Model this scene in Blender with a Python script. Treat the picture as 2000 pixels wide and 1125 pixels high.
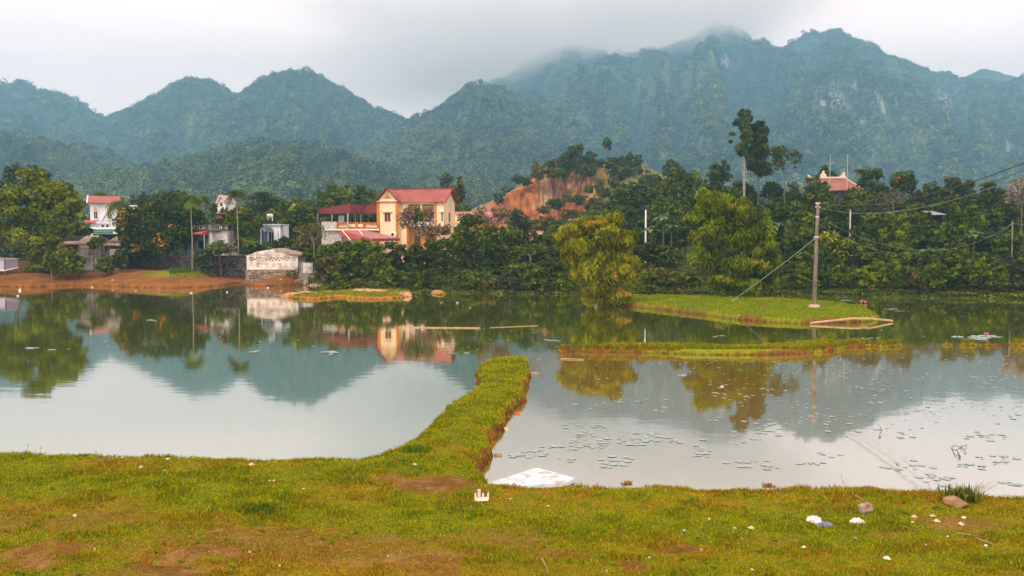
import bpy, math, random
import numpy as np
from mathutils import Vector
# ------------------------------------------------------------------ camera, sky, sun, exposure
for o in list(bpy.data.objects): bpy.data.objects.remove(o)
S = bpy.context.scene
C = S.collection
F = 1944.0                      # focal length in units of the 2000 pixel wide photograph
CAMZ = 5.5
TH = math.atan(102.5 / F)
cam = bpy.data.objects.new('camera', bpy.data.cameras.new('camera'))
C.objects.link(cam)
cam.location = (0, 0, CAMZ)
cam.rotation_euler = (math.pi / 2 - TH, 0, 0)
cam.data.sensor_width = 36
cam.data.lens = 36 * F / 2000
cam.data.clip_start = 0.1
cam.data.clip_end = 20000
S.camera = cam
S.view_settings.view_transform = 'Standard'
S.view_settings.look = 'None'
S.view_settings.exposure = 0.72
S.view_settings.gamma = 1
S.cycles.max_bounces = 6
S.cycles.diffuse_bounces = 3
S.cycles.glossy_bounces = 3
S.cycles.transmission_bounces = 4
S.cycles.transparent_max_bounces = 6
S.cycles.volume_bounces = 4
S.cycles.sample_clamp_indirect = 4
S.cycles.use_denoising = True
SUN_EL, SUN_AZ = math.radians(52), math.radians(205)     # azimuth from +Y, clockwise: behind the camera, to the left

W = bpy.data.worlds.new("World"); S.world = W; W.use_nodes = True
nt = W.node_tree; nt.nodes.clear()
def N(t, typ, **kw):
    n = t.nodes.new(typ)
    for k, v in kw.items():
        if k in ('inp',):
            for kk, vv in v.items(): n.inputs[kk].default_value = vv
        else: setattr(n, k, v)
    return n
sky = N(nt, 'ShaderNodeTexSky', sky_type='NISHITA', sun_disc=False, sun_elevation=SUN_EL, sun_rotation=SUN_AZ)
skl = N(nt, 'ShaderNodeVectorMath', operation='SCALE'); skl.inputs['Scale'].default_value = 0.10
nt.links.new(sky.outputs[0], skl.inputs[0])
tc = N(nt, 'ShaderNodeTexCoord')
mp = N(nt, 'ShaderNodeMapping'); mp.inputs['Scale'].default_value = (1.0, 1.0, 3.2); mp.inputs['Location'].default_value = (0.35, 0.1, 0.55)
nt.links.new(tc.outputs['Generated'], mp.inputs['Vector'])
nz = N(nt, 'ShaderNodeTexNoise', inp={'Scale': 1.5, 'Detail': 5.0, 'Roughness': 0.5, 'Distortion': 0.35})
nt.links.new(mp.outputs[0], nz.inputs['Vector'])
cr = N(nt, 'ShaderNodeValToRGB')
cr.color_ramp.elements[0].position = 0.36; cr.color_ramp.elements[0].color = (1.66, 1.27, 1.11, 1)
cr.color_ramp.elements[1].position = 0.62; cr.color_ramp.elements[1].color = (2.25, 1.70, 1.49, 1)
nt.links.new(nz.outputs['Fac'], cr.inputs['Fac'])
mx = N(nt, 'ShaderNodeMix', data_type='RGBA'); mx.inputs[0].default_value = 0.90
nt.links.new(skl.outputs[0], mx.inputs[6]); nt.links.new(cr.outputs[0], mx.inputs[7])
bg = N(nt, 'ShaderNodeBackground'); bg.inputs['Strength'].default_value = 0.85
wo = N(nt, 'ShaderNodeOutputWorld')
nt.links.new(mx.outputs[2], bg.inputs['Color']); nt.links.new(bg.outputs[0], wo.inputs['Surface'])

sun = bpy.data.objects.new('sun', bpy.data.lights.new('sun', 'SUN')); C.objects.link(sun)
sun.data.energy = 1.5; sun.data.angle = math.radians(14); sun.data.color = (1.0, 0.93, 0.80)
sd_ = Vector((math.sin(SUN_AZ) * math.cos(SUN_EL), math.cos(SUN_AZ) * math.cos(SUN_EL), math.sin(SUN_EL)))
sun.rotation_euler = (-sd_).to_track_quat('-Z', 'Y').to_euler()
sun.location = (0, 0, 60)

# ------------------------------------------------------------------ photograph pixel -> point in the place
ct, st_ = math.cos(TH), math.sin(TH)
def ray(px, py):
    cx = (px - 1000.0) / F; cy = (562.5 - py) / F
    return cx, ct + cy * st_, -st_ + cy * ct
def at(px, py, z=0.0):
    a, b, c = ray(px, py); t = (z - CAMZ) / c
    return (a * t, b * t, z)
def wd(px, py, Y):
    a, b, c = ray(px, py); t = Y / b
    return (a * t, Y, CAMZ + c * t)
def X(px, Y, py=460): return wd(px, py, Y)[0]
def Z(py, Y): return wd(1000, py, Y)[2]
def PX(Y): return Y / F          # metres per photograph pixel at distance Y

# ------------------------------------------------------------------ noise
def _h(ix, iy, s):
    n = (ix * 374761393 + iy * 668265263 + s * 1442695041) & 0xffffffff
    n = ((n ^ (n >> 13)) * 1274126177) & 0xffffffff
    n = ((n ^ (n >> 16)) * 2246822519) & 0xffffffff
    return ((n ^ (n >> 15)) & 0xffffff) / float(0xffffff)
def vn(x, y, s=0):
    x = np.asarray(x, float); y = np.asarray(y, float)
    ix = np.floor(x).astype(np.int64); iy = np.floor(y).astype(np.int64)
    fx = x - ix; fy = y - iy
    fx = fx * fx * (3 - 2 * fx); fy = fy * fy * (3 - 2 * fy)
    a = _h(ix, iy, s); b = _h(ix + 1, iy, s); c = _h(ix, iy + 1, s); d = _h(ix + 1, iy + 1, s)
    return (a * (1 - fx) + b * fx) * (1 - fy) + (c * (1 - fx) + d * fx) * fy
def fbm(x, y, s=0, o=4, g=0.5):
    v = 0; a = 1; t = 0
    for i in range(o):
        v = v + a * vn(x * 2.03 ** i + 17.3 * i, y * 2.03 ** i + 9.1 * i, s + i); t += a; a *= g
    return v / t
def ss(a, b, x):
    t = np.clip((np.asarray(x, float) - a) / (b - a), 0, 1); return t * t * (3 - 2 * t)
def sdf(x, y, poly):
    """signed distance to a closed polygon, positive inside"""
    P = np.array(poly, float); n = len(P)
    d = np.full(x.shape, 1e18); ins = np.zeros(x.shape, bool)
    for i in range(n):
        a = P[i]; b = P[(i + 1) % n]
        e = b - a; wx = x - a[0]; wy = y - a[1]
        t = np.clip((wx * e[0] + wy * e[1]) / max(e @ e, 1e-9), 0, 1)
        d = np.minimum(d, (wx - e[0] * t) ** 2 + (wy - e[1] * t) ** 2)
        if a[1] != b[1]:
            c = ((a[1] > y) != (b[1] > y)) & (x < (b[0] - a[0]) * (y - a[1]) / (b[1] - a[1]) + a[0])
            ins ^= c
    return np.where(ins, 1, -1) * np.sqrt(d)

# ------------------------------------------------------------------ mesh helpers
def mesh_np(name, V, Fq, mat, parent=None, col=None, smooth=False, loc=None, uniform=4):
    """V (n,3), Fq (m,k) all faces with k corners"""
    me = bpy.data.meshes.new(name)
    V = np.asarray(V, np.float32); Fq = np.asarray(Fq, np.int32)
    me.vertices.add(len(V)); me.vertices.foreach_set('co', V.ravel())
    m, k = Fq.shape
    me.loops.add(m * k); me.loops.foreach_set('vertex_index', Fq.ravel())
    me.polygons.add(m); me.polygons.foreach_set('loop_start', np.arange(0, m * k, k, dtype=np.int32))
    me.polygons.foreach_set('loop_total', np.full(m, k, np.int32))
    if smooth: me.polygons.foreach_set('use_smooth', np.ones(m, bool))
    me.update(calc_edges=True)
    if col is not None:
        at_ = me.color_attributes.new('Col', 'FLOAT_COLOR', 'POINT')
        c4 = np.ones((len(V), 4), np.float32); c4[:, :3] = col
        at_.data.foreach_set('color', c4.ravel())
    if mat: me.materials.append(mat)
    o = bpy.data.objects.new(name, me); C.objects.link(o)
    if parent: o.parent = parent
    if loc is not None: o.location = loc
    return o
def tag(o, label=None, cat=None, group=None, kind=None):
    if label: o['label'] = label
    if cat: o['category'] = cat
    if group: o['group'] = group
    if kind: o['kind'] = kind
    return o
def empty(name, loc, label, cat, group=None, rz=0.0):
    o = bpy.data.objects.new(name, None); C.objects.link(o)
    o.location = loc; o.rotation_euler = (0, 0, rz); o.empty_display_size = 0.3
    return tag(o, label, cat, group)
class MB:
    """collects faces for one mesh"""
    def __init__(s): s.v = []; s.f = []
    def add(s, vs, fs):
        n = len(s.v); s.v += [tuple(map(float, p)) for p in vs]; s.f += [tuple(i + n for i in f) for f in fs]; return s
    def box(s, x0, x1, y0, y1, z0, z1):
        return s.add([(x0,y0,z0),(x1,y0,z0),(x1,y1,z0),(x0,y1,z0),(x0,y0,z1),(x1,y0,z1),(x1,y1,z1),(x0,y1,z1)],
                     [(0,3,2,1),(4,5,6,7),(0,1,5,4),(1,2,6,5),(2,3,7,6),(3,0,4,7)])
    def prism(s, poly, a0, a1, axis='y'):
        """poly: list of 2D points, extruded along axis"""
        n = len(poly)
        def p3(p, a): return {'y': (p[0], a, p[1]), 'x': (a, p[0], p[1]), 'z': (p[0], p[1], a)}[axis]
        vs = [p3(p, a0) for p in poly] + [p3(p, a1) for p in poly]
        fs = [tuple(range(n))[::-1], tuple(range(n, 2 * n))] + [(i, (i + 1) % n, n + (i + 1) % n, n + i) for i in range(n)]
        return s.add(vs, fs)
    def slab(s, quad, t):
        """a sloping sheet given by its corner points, thickness t downwards"""
        n = len(quad)
        vs = list(quad) + [(p[0], p[1], p[2] - t) for p in quad]
        fs = [tuple(range(n)), tuple(range(n, 2 * n))[::-1]] + [(i, n + i, n + (i + 1) % n, (i + 1) % n) for i in range(n)]
        return s.add(vs, fs)
    def tube(s, path, radii, k=6, cap=True):
        pts = [Vector(p) for p in path]; n = len(pts)
        if not hasattr(radii, '__len__'): radii = [radii] * n
        vs = []
        for i, p in enumerate(pts):
            d = (pts[min(i + 1, n - 1)] - pts[max(i - 1, 0)])
            if d.length < 1e-9: d = Vector((0, 0, 1))
            d.normalize()
            a = d.orthogonal() if abs(d.z) < 0.9 else d.cross(Vector((0.31, 0.95, 0.02)))
            a.normalize(); b = d.cross(a)
            for j in range(k):
                t = 2 * math.pi * j / k
                q = p + (a * math.cos(t) + b * math.sin(t)) * radii[i]
                vs.append(tuple(q))
        fs = []
        for i in range(n - 1):
            for j in range(k):
                fs.append((i*k + j, i*k + (j+1) % k, (i+1)*k + (j+1) % k, (i+1)*k + j))
        if cap: fs += [tuple(range(k))[::-1], tuple(range((n-1)*k, n*k))]
        return s.add(vs, fs)
    def lathe(s, prof, c=(0, 0, 0), k=12):
        vs = []; n = len(prof)
        for r, z in prof:
            for j in range(k):
                t = 2 * math.pi * j / k; vs.append((c[0] + r * math.cos(t), c[1] + r * math.sin(t), c[2] + z))
        fs = [(i*k + j, i*k + (j+1) % k, (i+1)*k + (j+1) % k, (i+1)*k + j) for i in range(n-1) for j in range(k)]
        fs += [tuple(range(k))[::-1], tuple(range((n-1)*k, n*k))]
        return s.add(vs, fs)
    def build(s, name, mat, parent=None, loc=None, smooth=False, bevel=0):
        me = bpy.data.meshes.new(name); me.from_pydata(s.v, [], s.f); me.update()
        if smooth: me.polygons.foreach_set('use_smooth', [True] * len(me.polygons))
        me.materials.append(mat)
        o = bpy.data.objects.new(name, me); C.objects.link(o)
        if parent: o.parent = parent
        if loc is not None: o.location = loc
        if bevel:
            b = o.modifiers.new('bevel', 'BEVEL'); b.width = bevel; b.segments = 2
        return o

# ------------------------------------------------------------------ materials
def newmat(name):
    m = bpy.data.materials.new(name); m.use_nodes = True; t = m.node_tree; t.nodes.clear()
    out = N(t, 'ShaderNodeOutputMaterial'); return m, t, out
def mat_noise(name, c1, c2, scale=3.0, rough=0.85, bump=0.0, detail=5, lo=0.35, hi=0.65, c3=None, streak=None, spec=0.3):
    m, t, out = newmat(name)
    p = N(t, 'ShaderNodeBsdfPrincipled', inp={'Roughness': rough, 'Specular IOR Level': spec})
    g = N(t, 'ShaderNodeTexCoord'); mpn = N(t, 'ShaderNodeMapping')
    if streak: mpn.inputs['Scale'].default_value = streak
    t.links.new(g.outputs['Object'], mpn.inputs[0])
    n = N(t, 'ShaderNodeTexNoise', inp={'Scale': scale, 'Detail': float(detail), 'Roughness': 0.6})
    t.links.new(mpn.outputs[0], n.inputs['Vector'])
    r = N(t, 'ShaderNodeValToRGB'); e = r.color_ramp.elements
    e[0].position = lo; e[0].color = (*c1, 1); e[1].position = hi; e[1].color = (*c2, 1)
    if c3:
        k = e.new(min(hi + 0.12, 0.98)); k.color = (*c3, 1)
    t.links.new(n.outputs['Fac'], r.inputs[0]); t.links.new(r.outputs[0], p.inputs['Base Color'])
    if bump:
        b = N(t, 'ShaderNodeBump', inp={'Strength': 0.6, 'Distance': bump})
        t.links.new(n.outputs['Fac'], b.inputs['Height']); t.links.new(b.outputs[0], p.inputs['Normal'])
    t.links.new(p.outputs[0], out.inputs[0]); return m
def mat_attr(name, rough=0.95, scale=None, amt=0.35, bump=0.0, trans=0.0, spec=0.03):
    """colour from the mesh's own colour attribute times a fine noise"""
    m, t, out = newmat(name)
    a = N(t, 'ShaderNodeAttribute', attribute_name='Col')
    colout = a.outputs['Color']; hgt = None
    if scale:
        g = N(t, 'ShaderNodeTexCoord')
        n = N(t, 'ShaderNodeTexNoise', inp={'Scale': scale, 'Detail': 6.0, 'Roughness': 0.65})
        t.links.new(g.outputs['Object'], n.inputs['Vector'])
        mr = N(t, 'ShaderNodeMapRange', inp={1: 0.25, 2: 0.75, 3: 1 - amt, 4: 1 + amt})
        t.links.new(n.outputs['Fac'], mr.inputs[0])
        v = N(t, 'ShaderNodeVectorMath', operation='SCALE')
        t.links.new(colout, v.inputs[0]); t.links.new(mr.outputs[0], v.inputs['Scale'])
        colout = v.outputs[0]; hgt = n.outputs['Fac']
    d = N(t, 'ShaderNodeBsdfPrincipled', inp={'Roughness': rough, 'Specular IOR Level': spec})
    t.links.new(colout, d.inputs['Base Color'])
    if bump and hgt:
        b = N(t, 'ShaderNodeBump', inp={'Strength': 0.7, 'Distance': bump})
        t.links.new(hgt, b.inputs['Height']); t.links.new(b.outputs[0], d.inputs['Normal'])
    last = d.outputs[0]
    if trans:
        tr = N(t, 'ShaderNodeBsdfTranslucent'); t.links.new(colout, tr.inputs[0])
        ms = N(t, 'ShaderNodeMixShader'); ms.inputs[0].default_value = trans
        t.links.new(last, ms.inputs[1]); t.links.new(tr.outputs[0], ms.inputs[2]); last = ms.outputs[0]
    t.links.new(last, out.inputs[0]); return m
M_leaf = mat_attr('foliage', 0.75, None, trans=0.25)
M_ground = mat_attr('ground_soil_and_turf', 0.95, 9.0, 0.45, bump=0.03)
M_hill = mat_attr('forested_hillside', 0.95, 0.12, 0.5, bump=2.0)
M_rockdirt = mat_attr('cut_earth', 0.95, 0.35, 0.5, bump=0.5)
M_bark = mat_noise('bark', (0.055, 0.040, 0.025), (0.16, 0.12, 0.08), 4, 0.9, 0.02)
M_bark_pale = mat_noise('pale_bark', (0.22, 0.19, 0.15), (0.45, 0.42, 0.36), 3, 0.9, 0.02)
M_bark_palm = mat_noise('palm_bark', (0.13, 0.115, 0.07), (0.26, 0.23, 0.15), 5, 0.9, 0.01)
M_bark_green = mat_noise('green_stem', (0.03, 0.04, 0.012), (0.08, 0.10, 0.03), 5, 0.9, 0.01)
M_bark_twig = mat_noise('twig_bark', (0.09, 0.07, 0.045), (0.20, 0.16, 0.11), 5, 0.9, 0.01)
# ------------------------------------------------------------------ land outlines, traced on the water surface
Zt = 0.45
def pl(lst): return [at(*p)[:2] for p in lst]
NEAR = pl([(-900,862,Zt),(-300,868,Zt),(0,876,Zt),(80,877,Zt),(160,880,Zt),(240,881,Zt),(300,883,Zt),(380,884,Zt),(450,888,Zt),(540,889,Zt),(620,890,Zt),
    (690,888,Zt),(735,880,Zt),(765,866,Zt),(795,856,Zt),(815,842,Zt),(840,818,Zt),(862,800,Zt),(880,782,Zt),(895,768,Zt),(918,757,Zt),
    (926,748,Zt),(936,742,Zt),(944,733,Zt),(935,722,Zt),(934,712,Zt),(944,700,Zt),(952,694,Zt),(985,690,Zt),(1020,689,Zt),(1027,691,Zt),
    (1032,722,0),(1030,745,0),(1027,765,0),(1019,782,0),(1006,800,0),(993,815,0),(978,833,0),(966,850,0),(957,870,0),(955,890,0),(944,912,0),(932,934,0),
    (948,943,.4),(1000,944,.42),(1060,945,.45),(1140,946,Zt),(1220,944,Zt),(1300,944,Zt),(1380,948,Zt),(1460,951,Zt),(1520,950,Zt),(1600,944,Zt),
    (1680,947,Zt),(1760,951,Zt),(1840,957,Zt),(1900,961,Zt),(1960,967,Zt),(2040,967,Zt),(2300,972,Zt),(3000,985,Zt)]) + [(60, -20), (-60, -20)]
DIKE2 = pl([(1088,686,0),(1150,688,0),(1240,689,0),(1330,692,0),(1400,694,0),(1480,694,0),(1560,692,0),(1620,688,0),(1660,680,0),(1710,677,0),(1745,676,0),(1762,673,.1),
    (1720,668,.3),(1690,664,.3),(1640,663,.3),(1560,668,.3),(1480,676,.3),(1400,674,.3),(1300,671,.3),(1200,672,.3),(1120,675,.3),(1092,678,.3)])
DIKE3 = pl([(1838,674,0),(1880,676,0),(1930,676,0),(1975,674,0),(2050,677,0),(2200,680,0),(2205,672,.2),(2050,670,.2),(1990,669,.2),(1960,667,.2),(1900,667,.2),(1860,668,.2)])
ISLE = pl([(1140,583,.2),(1150,591,0),(1200,597,0),(1250,600,0),(1300,606,0),(1370,615,0),(1430,623,0),(1500,629,0),(1560,632,0),(1620,631,0),(1690,629,0),(1716,624,0),
    (1716,612,.45),(1700,603,.45),(1690,594,.45),(1655,589,.45),(1600,583,.45),(1500,578,.45),(1400,574,.45),(1300,572,.45),(1230,572,.45),(1170,574,.45)])
ISLET = pl([(548,578,0),(575,584,0),(620,585,0),(660,581,0),(700,584,0),(750,585,0),(790,582,0),(805,574,0),(800,566,.2),(770,562,.25),(730,561,.25),(690,566,.2),(650,569,.2),(600,570,.2),(560,573,.2)])
ROCKI = pl([(844,575,0),(860,578,0),(873,574,0),(868,567,.2),(850,566,.2)])
FARS = pl([(-3000,556,0),(-900,558,0),(-200,560,0),(0,560,0),(60,561,0),(150,557,0),(250,561,0),(330,563,0),(400,561,0),(450,557,0),(475,552,0),(485,558,0),(520,560,0),(560,558.5,0),(600,557,0),(630,557.5,0),(660,561,0),
    (700,563,0),(800,563,0),(870,565,0),(930,566,0),(1010,567,0),(1100,568,0),(1160,573,0),(1230,574,0),(1400,575,0),(1560,577,0),(1680,579,0),(1760,579,0),(1840,580,0),(2000,583,0),(2300,590,0),(4000,620,0)]) + [(9000, 9000), (-9000, 9000)]

def ground_z(x, y, full=False):
    x = np.atleast_1d(np.asarray(x, float)); y = np.atleast_1d(np.asarray(y, float))
    zb = -0.8
    wob = 0.34 * (fbm(x * 1.1, y * 1.1, 3) - 0.5) + 0.30 * (fbm(x * 4, y * 4, 8, 3) - 0.5)
    z = np.full(x.shape, zb); who = np.zeros(x.shape, int); sdm = np.full(x.shape, -9.0)
    lump = (fbm(x * 2.2, y * 2.2, 5, 4) - 0.5)
    m = y < 60
    if m.any():
        xx, yy = x[m], y[m]
        s = sdf(xx, yy, NEAR) + wob[m]
        top = 0.46 + 0.030 * np.clip(21 - yy, 0, 12) + 0.20 * (fbm(xx * .35, yy * .35, 21) - .5) * ss(0.3, 2.5, s) + 0.10 * lump[m]
        top = top - 0.12 * ss(0.9, 0.0, s) - .07 * ss(24, 28, yy)
        zz = zb + (top - zb) * ss(-0.42, 0.10, s)
        z[m] = zz; who[m] = np.where(s > -0.5, 1, 0); sdm[m] = s
    for k, (P, h, wd_, lo, hi) in enumerate(((DIKE2, .22, .35, 40, 60), (DIKE3, .2, .5, 40, 60), (ISLE, .32, .45, 55, 100), (ISLET, .15, 1.2, 75, 105), (ROCKI, .16, .9, 80, 100))):
        m = (y > lo) & (y < hi)
        if not m.any(): continue
        s = sdf(x[m], y[m], P) + wob[m] * (3.2 if k == 3 else 1.0 if k != 2 else 1.6)
        zz = zb + (h + 0.12 * lump[m] - zb) * ss(-0.5, wd_ * .35, s) + 0.05 * ss(0, 3, s)
        if k >= 3: zz = zz + 0.25 * (fbm(x[m] * .45, y[m] * .6, 31) - .42)* ss(-.3, .6, s)
        b = zz > z[m]
        zi = z[m]; zi[b] = zz[b]; z[m] = zi
        wi = who[m]; wi[b & (s > -.6)] = 2 + k; who[m] = wi
        si = sdm[m]; si[b] = s[b]; sdm[m] = si
    m = y > 75
    if m.any():
        xx, yy = x[m], y[m]
        s = sdf(xx, yy, FARS) + wob[m] * 2.5 + 1.2 * (fbm(xx * .25, yy * .25, 41) - .5)
        left = ss(-22, -30, xx)
        ramp = 1.15 * ss(0, 8.5, s) * left + (.55 + .6 * ss(-17, -20, xx)) * ss(0, 4.5, s) * (1 - left)
        ramp = ramp + 0.012 * np.clip(s - 10, 0, 400) + ss(5, 40, xx) * 0.035 * np.clip(s - 12, 0, 130) + 0.01 * np.clip(s - 200, 0, 3000)
        zz = zb + (0.28 + .15 * lump[m] - zb) * ss(-0.9, .5, s) + ramp + 0.5 * (fbm(xx * .12, yy * .12, 51) - .5) * ss(2, 12, s)
        b = zz > z[m]
        zi = z[m]; zi[b] = zz[b]; z[m] = zi
        wi = who[m]; wi[b & (s > -1.0)] = 7; who[m] = wi
        si = sdm[m]; si[b] = s[b]; sdm[m] = si
    if full: return z, who, sdm
    return z
def gz(x, y): return float(ground_z(x, y)[0])

GREEN = np.array((0.125, 0.135, 0.004)); GREEN2 = np.array((0.060, 0.085, 0.004)); DRY = np.array((0.27, 0.165, 0.010))
DIRT = np.array((0.125, 0.055, 0.017)); DIRT2 = np.array((0.27, 0.135, 0.060)); MUD = np.array((0.195, 0.080, 0.022)); OR = np.array((0.24, 0.085, 0.012))
def mixc(a, b, t): t = np.clip(t, 0, 1)[:, None]; return a * (1 - t) + b * t
# bare patches, traced from the photograph: px, py, radius x, radius y (pixels), strength
PATCH = [(235,886,55,4,.8),(420,1075,130,55,.95),(330,1110,90,30,.9),(90,1090,70,28,.85),(20,1010,60,30,.5),(170,1010,90,30,.55),(840,935,75,16,1.),(760,920,40,8,.7),(1335,1079,62,10,1.),
         (1240,1112,26,14,.9),(830,1105,90,35,.75),(700,1080,140,50,.6),(560,1060,120,50,.6),(1730,1045,50,10,.8),(1870,1025,60,14,.6),(1800,1012,40,12,.6),(1000,1050,90,22,.45),(450,1040,80,14,.8),(1100,1085,60,14,.5),(1500,1060,90,12,.35)]
def near_cover(x, y):
    """(bare, dry) fields of the near bank, both 0..1"""
    n1 = fbm(x * .8, y * .8, 61, 5); n2 = fbm(x * 3.1, y * 3.1, 63, 4); n3 = fbm(x * .35, y * .6, 66, 4)
    bare = np.zeros(x.shape)
    for px, py, rx, ry, s in PATCH:
        c = at(px, py, .6); ex = rx / F * c[1]; ey = abs(at(px, py - ry, .6)[1] - at(px, py + ry, .6)[1]) / 2
        q = np.sqrt(((x - c[0]) / ex) ** 2 + ((y - c[1]) / ey) ** 2)
        bare = np.maximum(bare, s * ss(1.5, .3, q + 1.5 * (n1 - .5) + 1.6 * (n2 - .5)))
    # brown zone low in the picture
    u = x / np.maximum(y, 1)
    low = ss(17.0, 13.0, y + 3.0 * (n1 - .5)) * (0.35 + .65 * ss(.2, -.1, u))
    dry = np.clip(0.5 * ss(.48, .70, n3 + .25 * (n2 - .5)) * ss(30, 22, y) + .85 * low * ss(.25, .55, n1) + .8 * bare, 0, 1)
    dry = np.maximum(dry, .8 * ss(2.6, 0.4, np.abs(y - 19.3)) * ss(-.05, .0, u) * ss(.35, .6, n2))
    return bare, dry

def build_ground():
    a = np.concatenate([np.geomspace(11.0, 44.0, 430)[:-1], np.geomspace(44.0, 52.0, 110)[:-1], np.geomspace(52.0, 90.0, 330)[:-1], np.geomspace(90, 130, 110)]); b = np.geomspace(130.0, 6500.0, 70)[1:]
    Y = np.concatenate([np.linspace(-25, 10.5, 30), a, b])
    U = np.concatenate([np.linspace(-1.7, -.62, 24)[:-1], np.linspace(-.62, .62, 640), np.linspace(.62, 1.7, 24)[1:]])
    YY, UU = np.meshgrid(Y, U, indexing='ij')
    XX = UU * (np.maximum(YY, 0) + 6.0) * 0.95
    x = XX.ravel(); y = YY.ravel()
    z, who, s = ground_z(x, y, True)
    ny, nx = YY.shape
    zg = z.reshape(ny, nx)
    gy = np.gradient(zg, axis=0) / np.gradient(YY, axis=0); gx = np.gradient(zg, axis=1) / np.gradient(XX, axis=1)
    slope = np.sqrt(gx ** 2 + gy ** 2).ravel()
    n1 = fbm(x * .9, y * .9, 71, 4); n2 = fbm(x * 3.5, y * 3.5, 73, 4)
    bare, dry = near_cover(x, y)
    c = mixc(GREEN * .8, GREEN2, ss(.35, .65, n2))
    c = mixc(c, DRY * .8, dry * .8); c = mixc(c, mixc(DIRT * .75, DIRT2 * .62, ss(.5, .75, n2 + .3 * bare * (n1 - .3))), bare * .9)
    steep = ss(.7, 1.4, slope + .5 * (n2 - .5))
    ed = mixc(MUD * .9, DIRT * .8, ss(.35, .65, n2))
    c = mixc(c, ed, steep * ss(.62, .40, z))
    # island and dikes: bright turf
    isl = (who >= 2) & (who <= 4)
    ci = mixc(GREEN * np.array((1.1, 1.5, 1)), GREEN2 * 1.8, ss(.4, .7, n1)); ci = mixc(ci, DRY, .5 * ss(.5, .7, n2))
    ci = mixc(ci, mixc(MUD * .75, DIRT * .8, ss(.4, .6, n2)), np.maximum(ss(.16, .04, z), .9 * ss(.30, .0, s + .5 * (n2 - .5))) * (.35 + .65 * ss(.40, .58, n1)))
    c[isl] = ci[isl]
    il = (who == 5) | (who == 6)
    ci = mixc(MUD * 1.6, np.array((0.16, 0.17, 0.01)), ss(.12, .3, z + .25 * (n1 - .5)))
    c[il] = ci[il]
    far = who == 7
    lf = ss(-22, -27, x)
    cl = mixc(MUD, DIRT, ss(.3, .7, n1)); cl = mixc(cl, OR, ss(.5, .75, n2) * ss(3, .5, s))
    cl = mixc(cl, np.array((0.13, 0.15, 0.008)), ss(4.0, 5.2, s + 1.5 * (n1 - .5)) * ss(-44, -38, x) * ss(-22, -25, x))
    cl = mixc(cl, DIRT * .5, ss(9, 12, s))
    cr_ = mixc(DIRT * .35, MUD * .5, ss(.5, .75, n1)); cr_ = mixc(cr_, np.array((.035, .045, .008)), ss(3, 6, s))
    cf = mixc(cr_, cl, lf); cf = mixc(cf, np.array((.03, .045, .012)), ss(25, 60, s))
    c[far] = cf[far]
    wet = (z < 0.05); c[wet] = (DIRT * .45)
    c[z < -.3] = np.array((.04, .035, .012))
    idx = np.arange(ny * nx).reshape(ny, nx)
    Fq = np.stack([idx[:-1, :-1], idx[:-1, 1:], idx[1:, 1:], idx[1:, :-1]], -1).reshape(-1, 4)
    o = mesh_np('ground', np.stack([x, y, z], 1), Fq, M_ground, col=c, smooth=True)
    tag(o, 'grassy near bank, pond dikes, islets and the earth shore opposite', 'ground', kind='structure')
build_ground()

# ------------------------------------------------------------------ water
def water_mat(name, body, ior, rough, bump, sx, silt=None, powr=.4, tint=(1, .975, .94)):
    m, t, out = newmat(name)
    g = N(t, 'ShaderNodeTexCoord'); mpn = N(t, 'ShaderNodeMapping'); mpn.inputs['Scale'].default_value = (sx, 1, 1)
    t.links.new(g.outputs['Object'], mpn.inputs[0])
    n = N(t, 'ShaderNodeTexNoise', inp={'Scale': 1.6, 'Detail': 3.0, 'Roughness': 0.5})
    t.links.new(mpn.outputs[0], n.inputs['Vector'])
    n2 = N(t, 'ShaderNodeTexNoise', inp={'Scale': 0.10, 'Detail': 3.0, 'Roughness': 0.5})
    t.links.new(g.outputs['Object'], n2.inputs['Vector'])
    mr = N(t, 'ShaderNodeMapRange', inp={1: .38, 2: .66, 3: .25, 4: 1.0}); t.links.new(n2.outputs['Fac'], mr.inputs[0])
    ml = N(t, 'ShaderNodeMath', operation='MULTIPLY'); t.links.new(n.outputs['Fac'], ml.inputs[0]); t.links.new(mr.outputs[0], ml.inputs[1])
    b = N(t, 'ShaderNodeBump', inp={'Strength': 1.0, 'Distance': bump}); t.links.new(ml.outputs[0], b.inputs['Height'])
    d = N(t, 'ShaderNodeBsdfDiffuse'); d.inputs[0].default_value = (*body, 1)
    if silt:
        r = N(t, 'ShaderNodeMix', data_type='RGBA'); r.inputs[6].default_value = (*body, 1); r.inputs[7].default_value = (*silt, 1)
        mr2 = N(t, 'ShaderNodeMapRange', inp={1: .35, 2: .65, 3: 0., 4: 1.0}); t.links.new(n2.outputs['Fac'], mr2.inputs[0])
        t.links.new(mr2.outputs[0], r.inputs[0]); t.links.new(r.outputs[2], d.inputs[0])
    gl = N(t, 'ShaderNodeBsdfGlossy', inp={'Roughness': rough}); gl.inputs['Color'].default_value = (*tint, 1)
    t.links.new(b.outputs[0], gl.inputs['Normal'])
    fr = N(t, 'ShaderNodeFresnel', inp={'IOR': ior}); t.links.new(b.outputs[0], fr.inputs['Normal'])
    pw = N(t, 'ShaderNodeMath', operation='POWER'); pw.inputs[1].default_value = powr; t.links.new(fr.outputs[0], pw.inputs[0]); ms = N(t, 'ShaderNodeMixShader'); t.links.new(pw.outputs[0], ms.inputs[0]); t.links.new(d.outputs[0], ms.inputs[1]); t.links.new(gl.outputs[0], ms.inputs[2])
    t.links.new(ms.outputs[0], out.inputs[0]); return m
M_water = water_mat('pond_water', (.072, .092, .003), 1.9, .035, .0035, .45)
M_silt = water_mat('silty_pond_water', (.215, .122, .006), 1.8, .03, .0022, .6, silt=(.18, .122, .032), powr=.43, tint=(.94, 1.0, 1.0))
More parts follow.
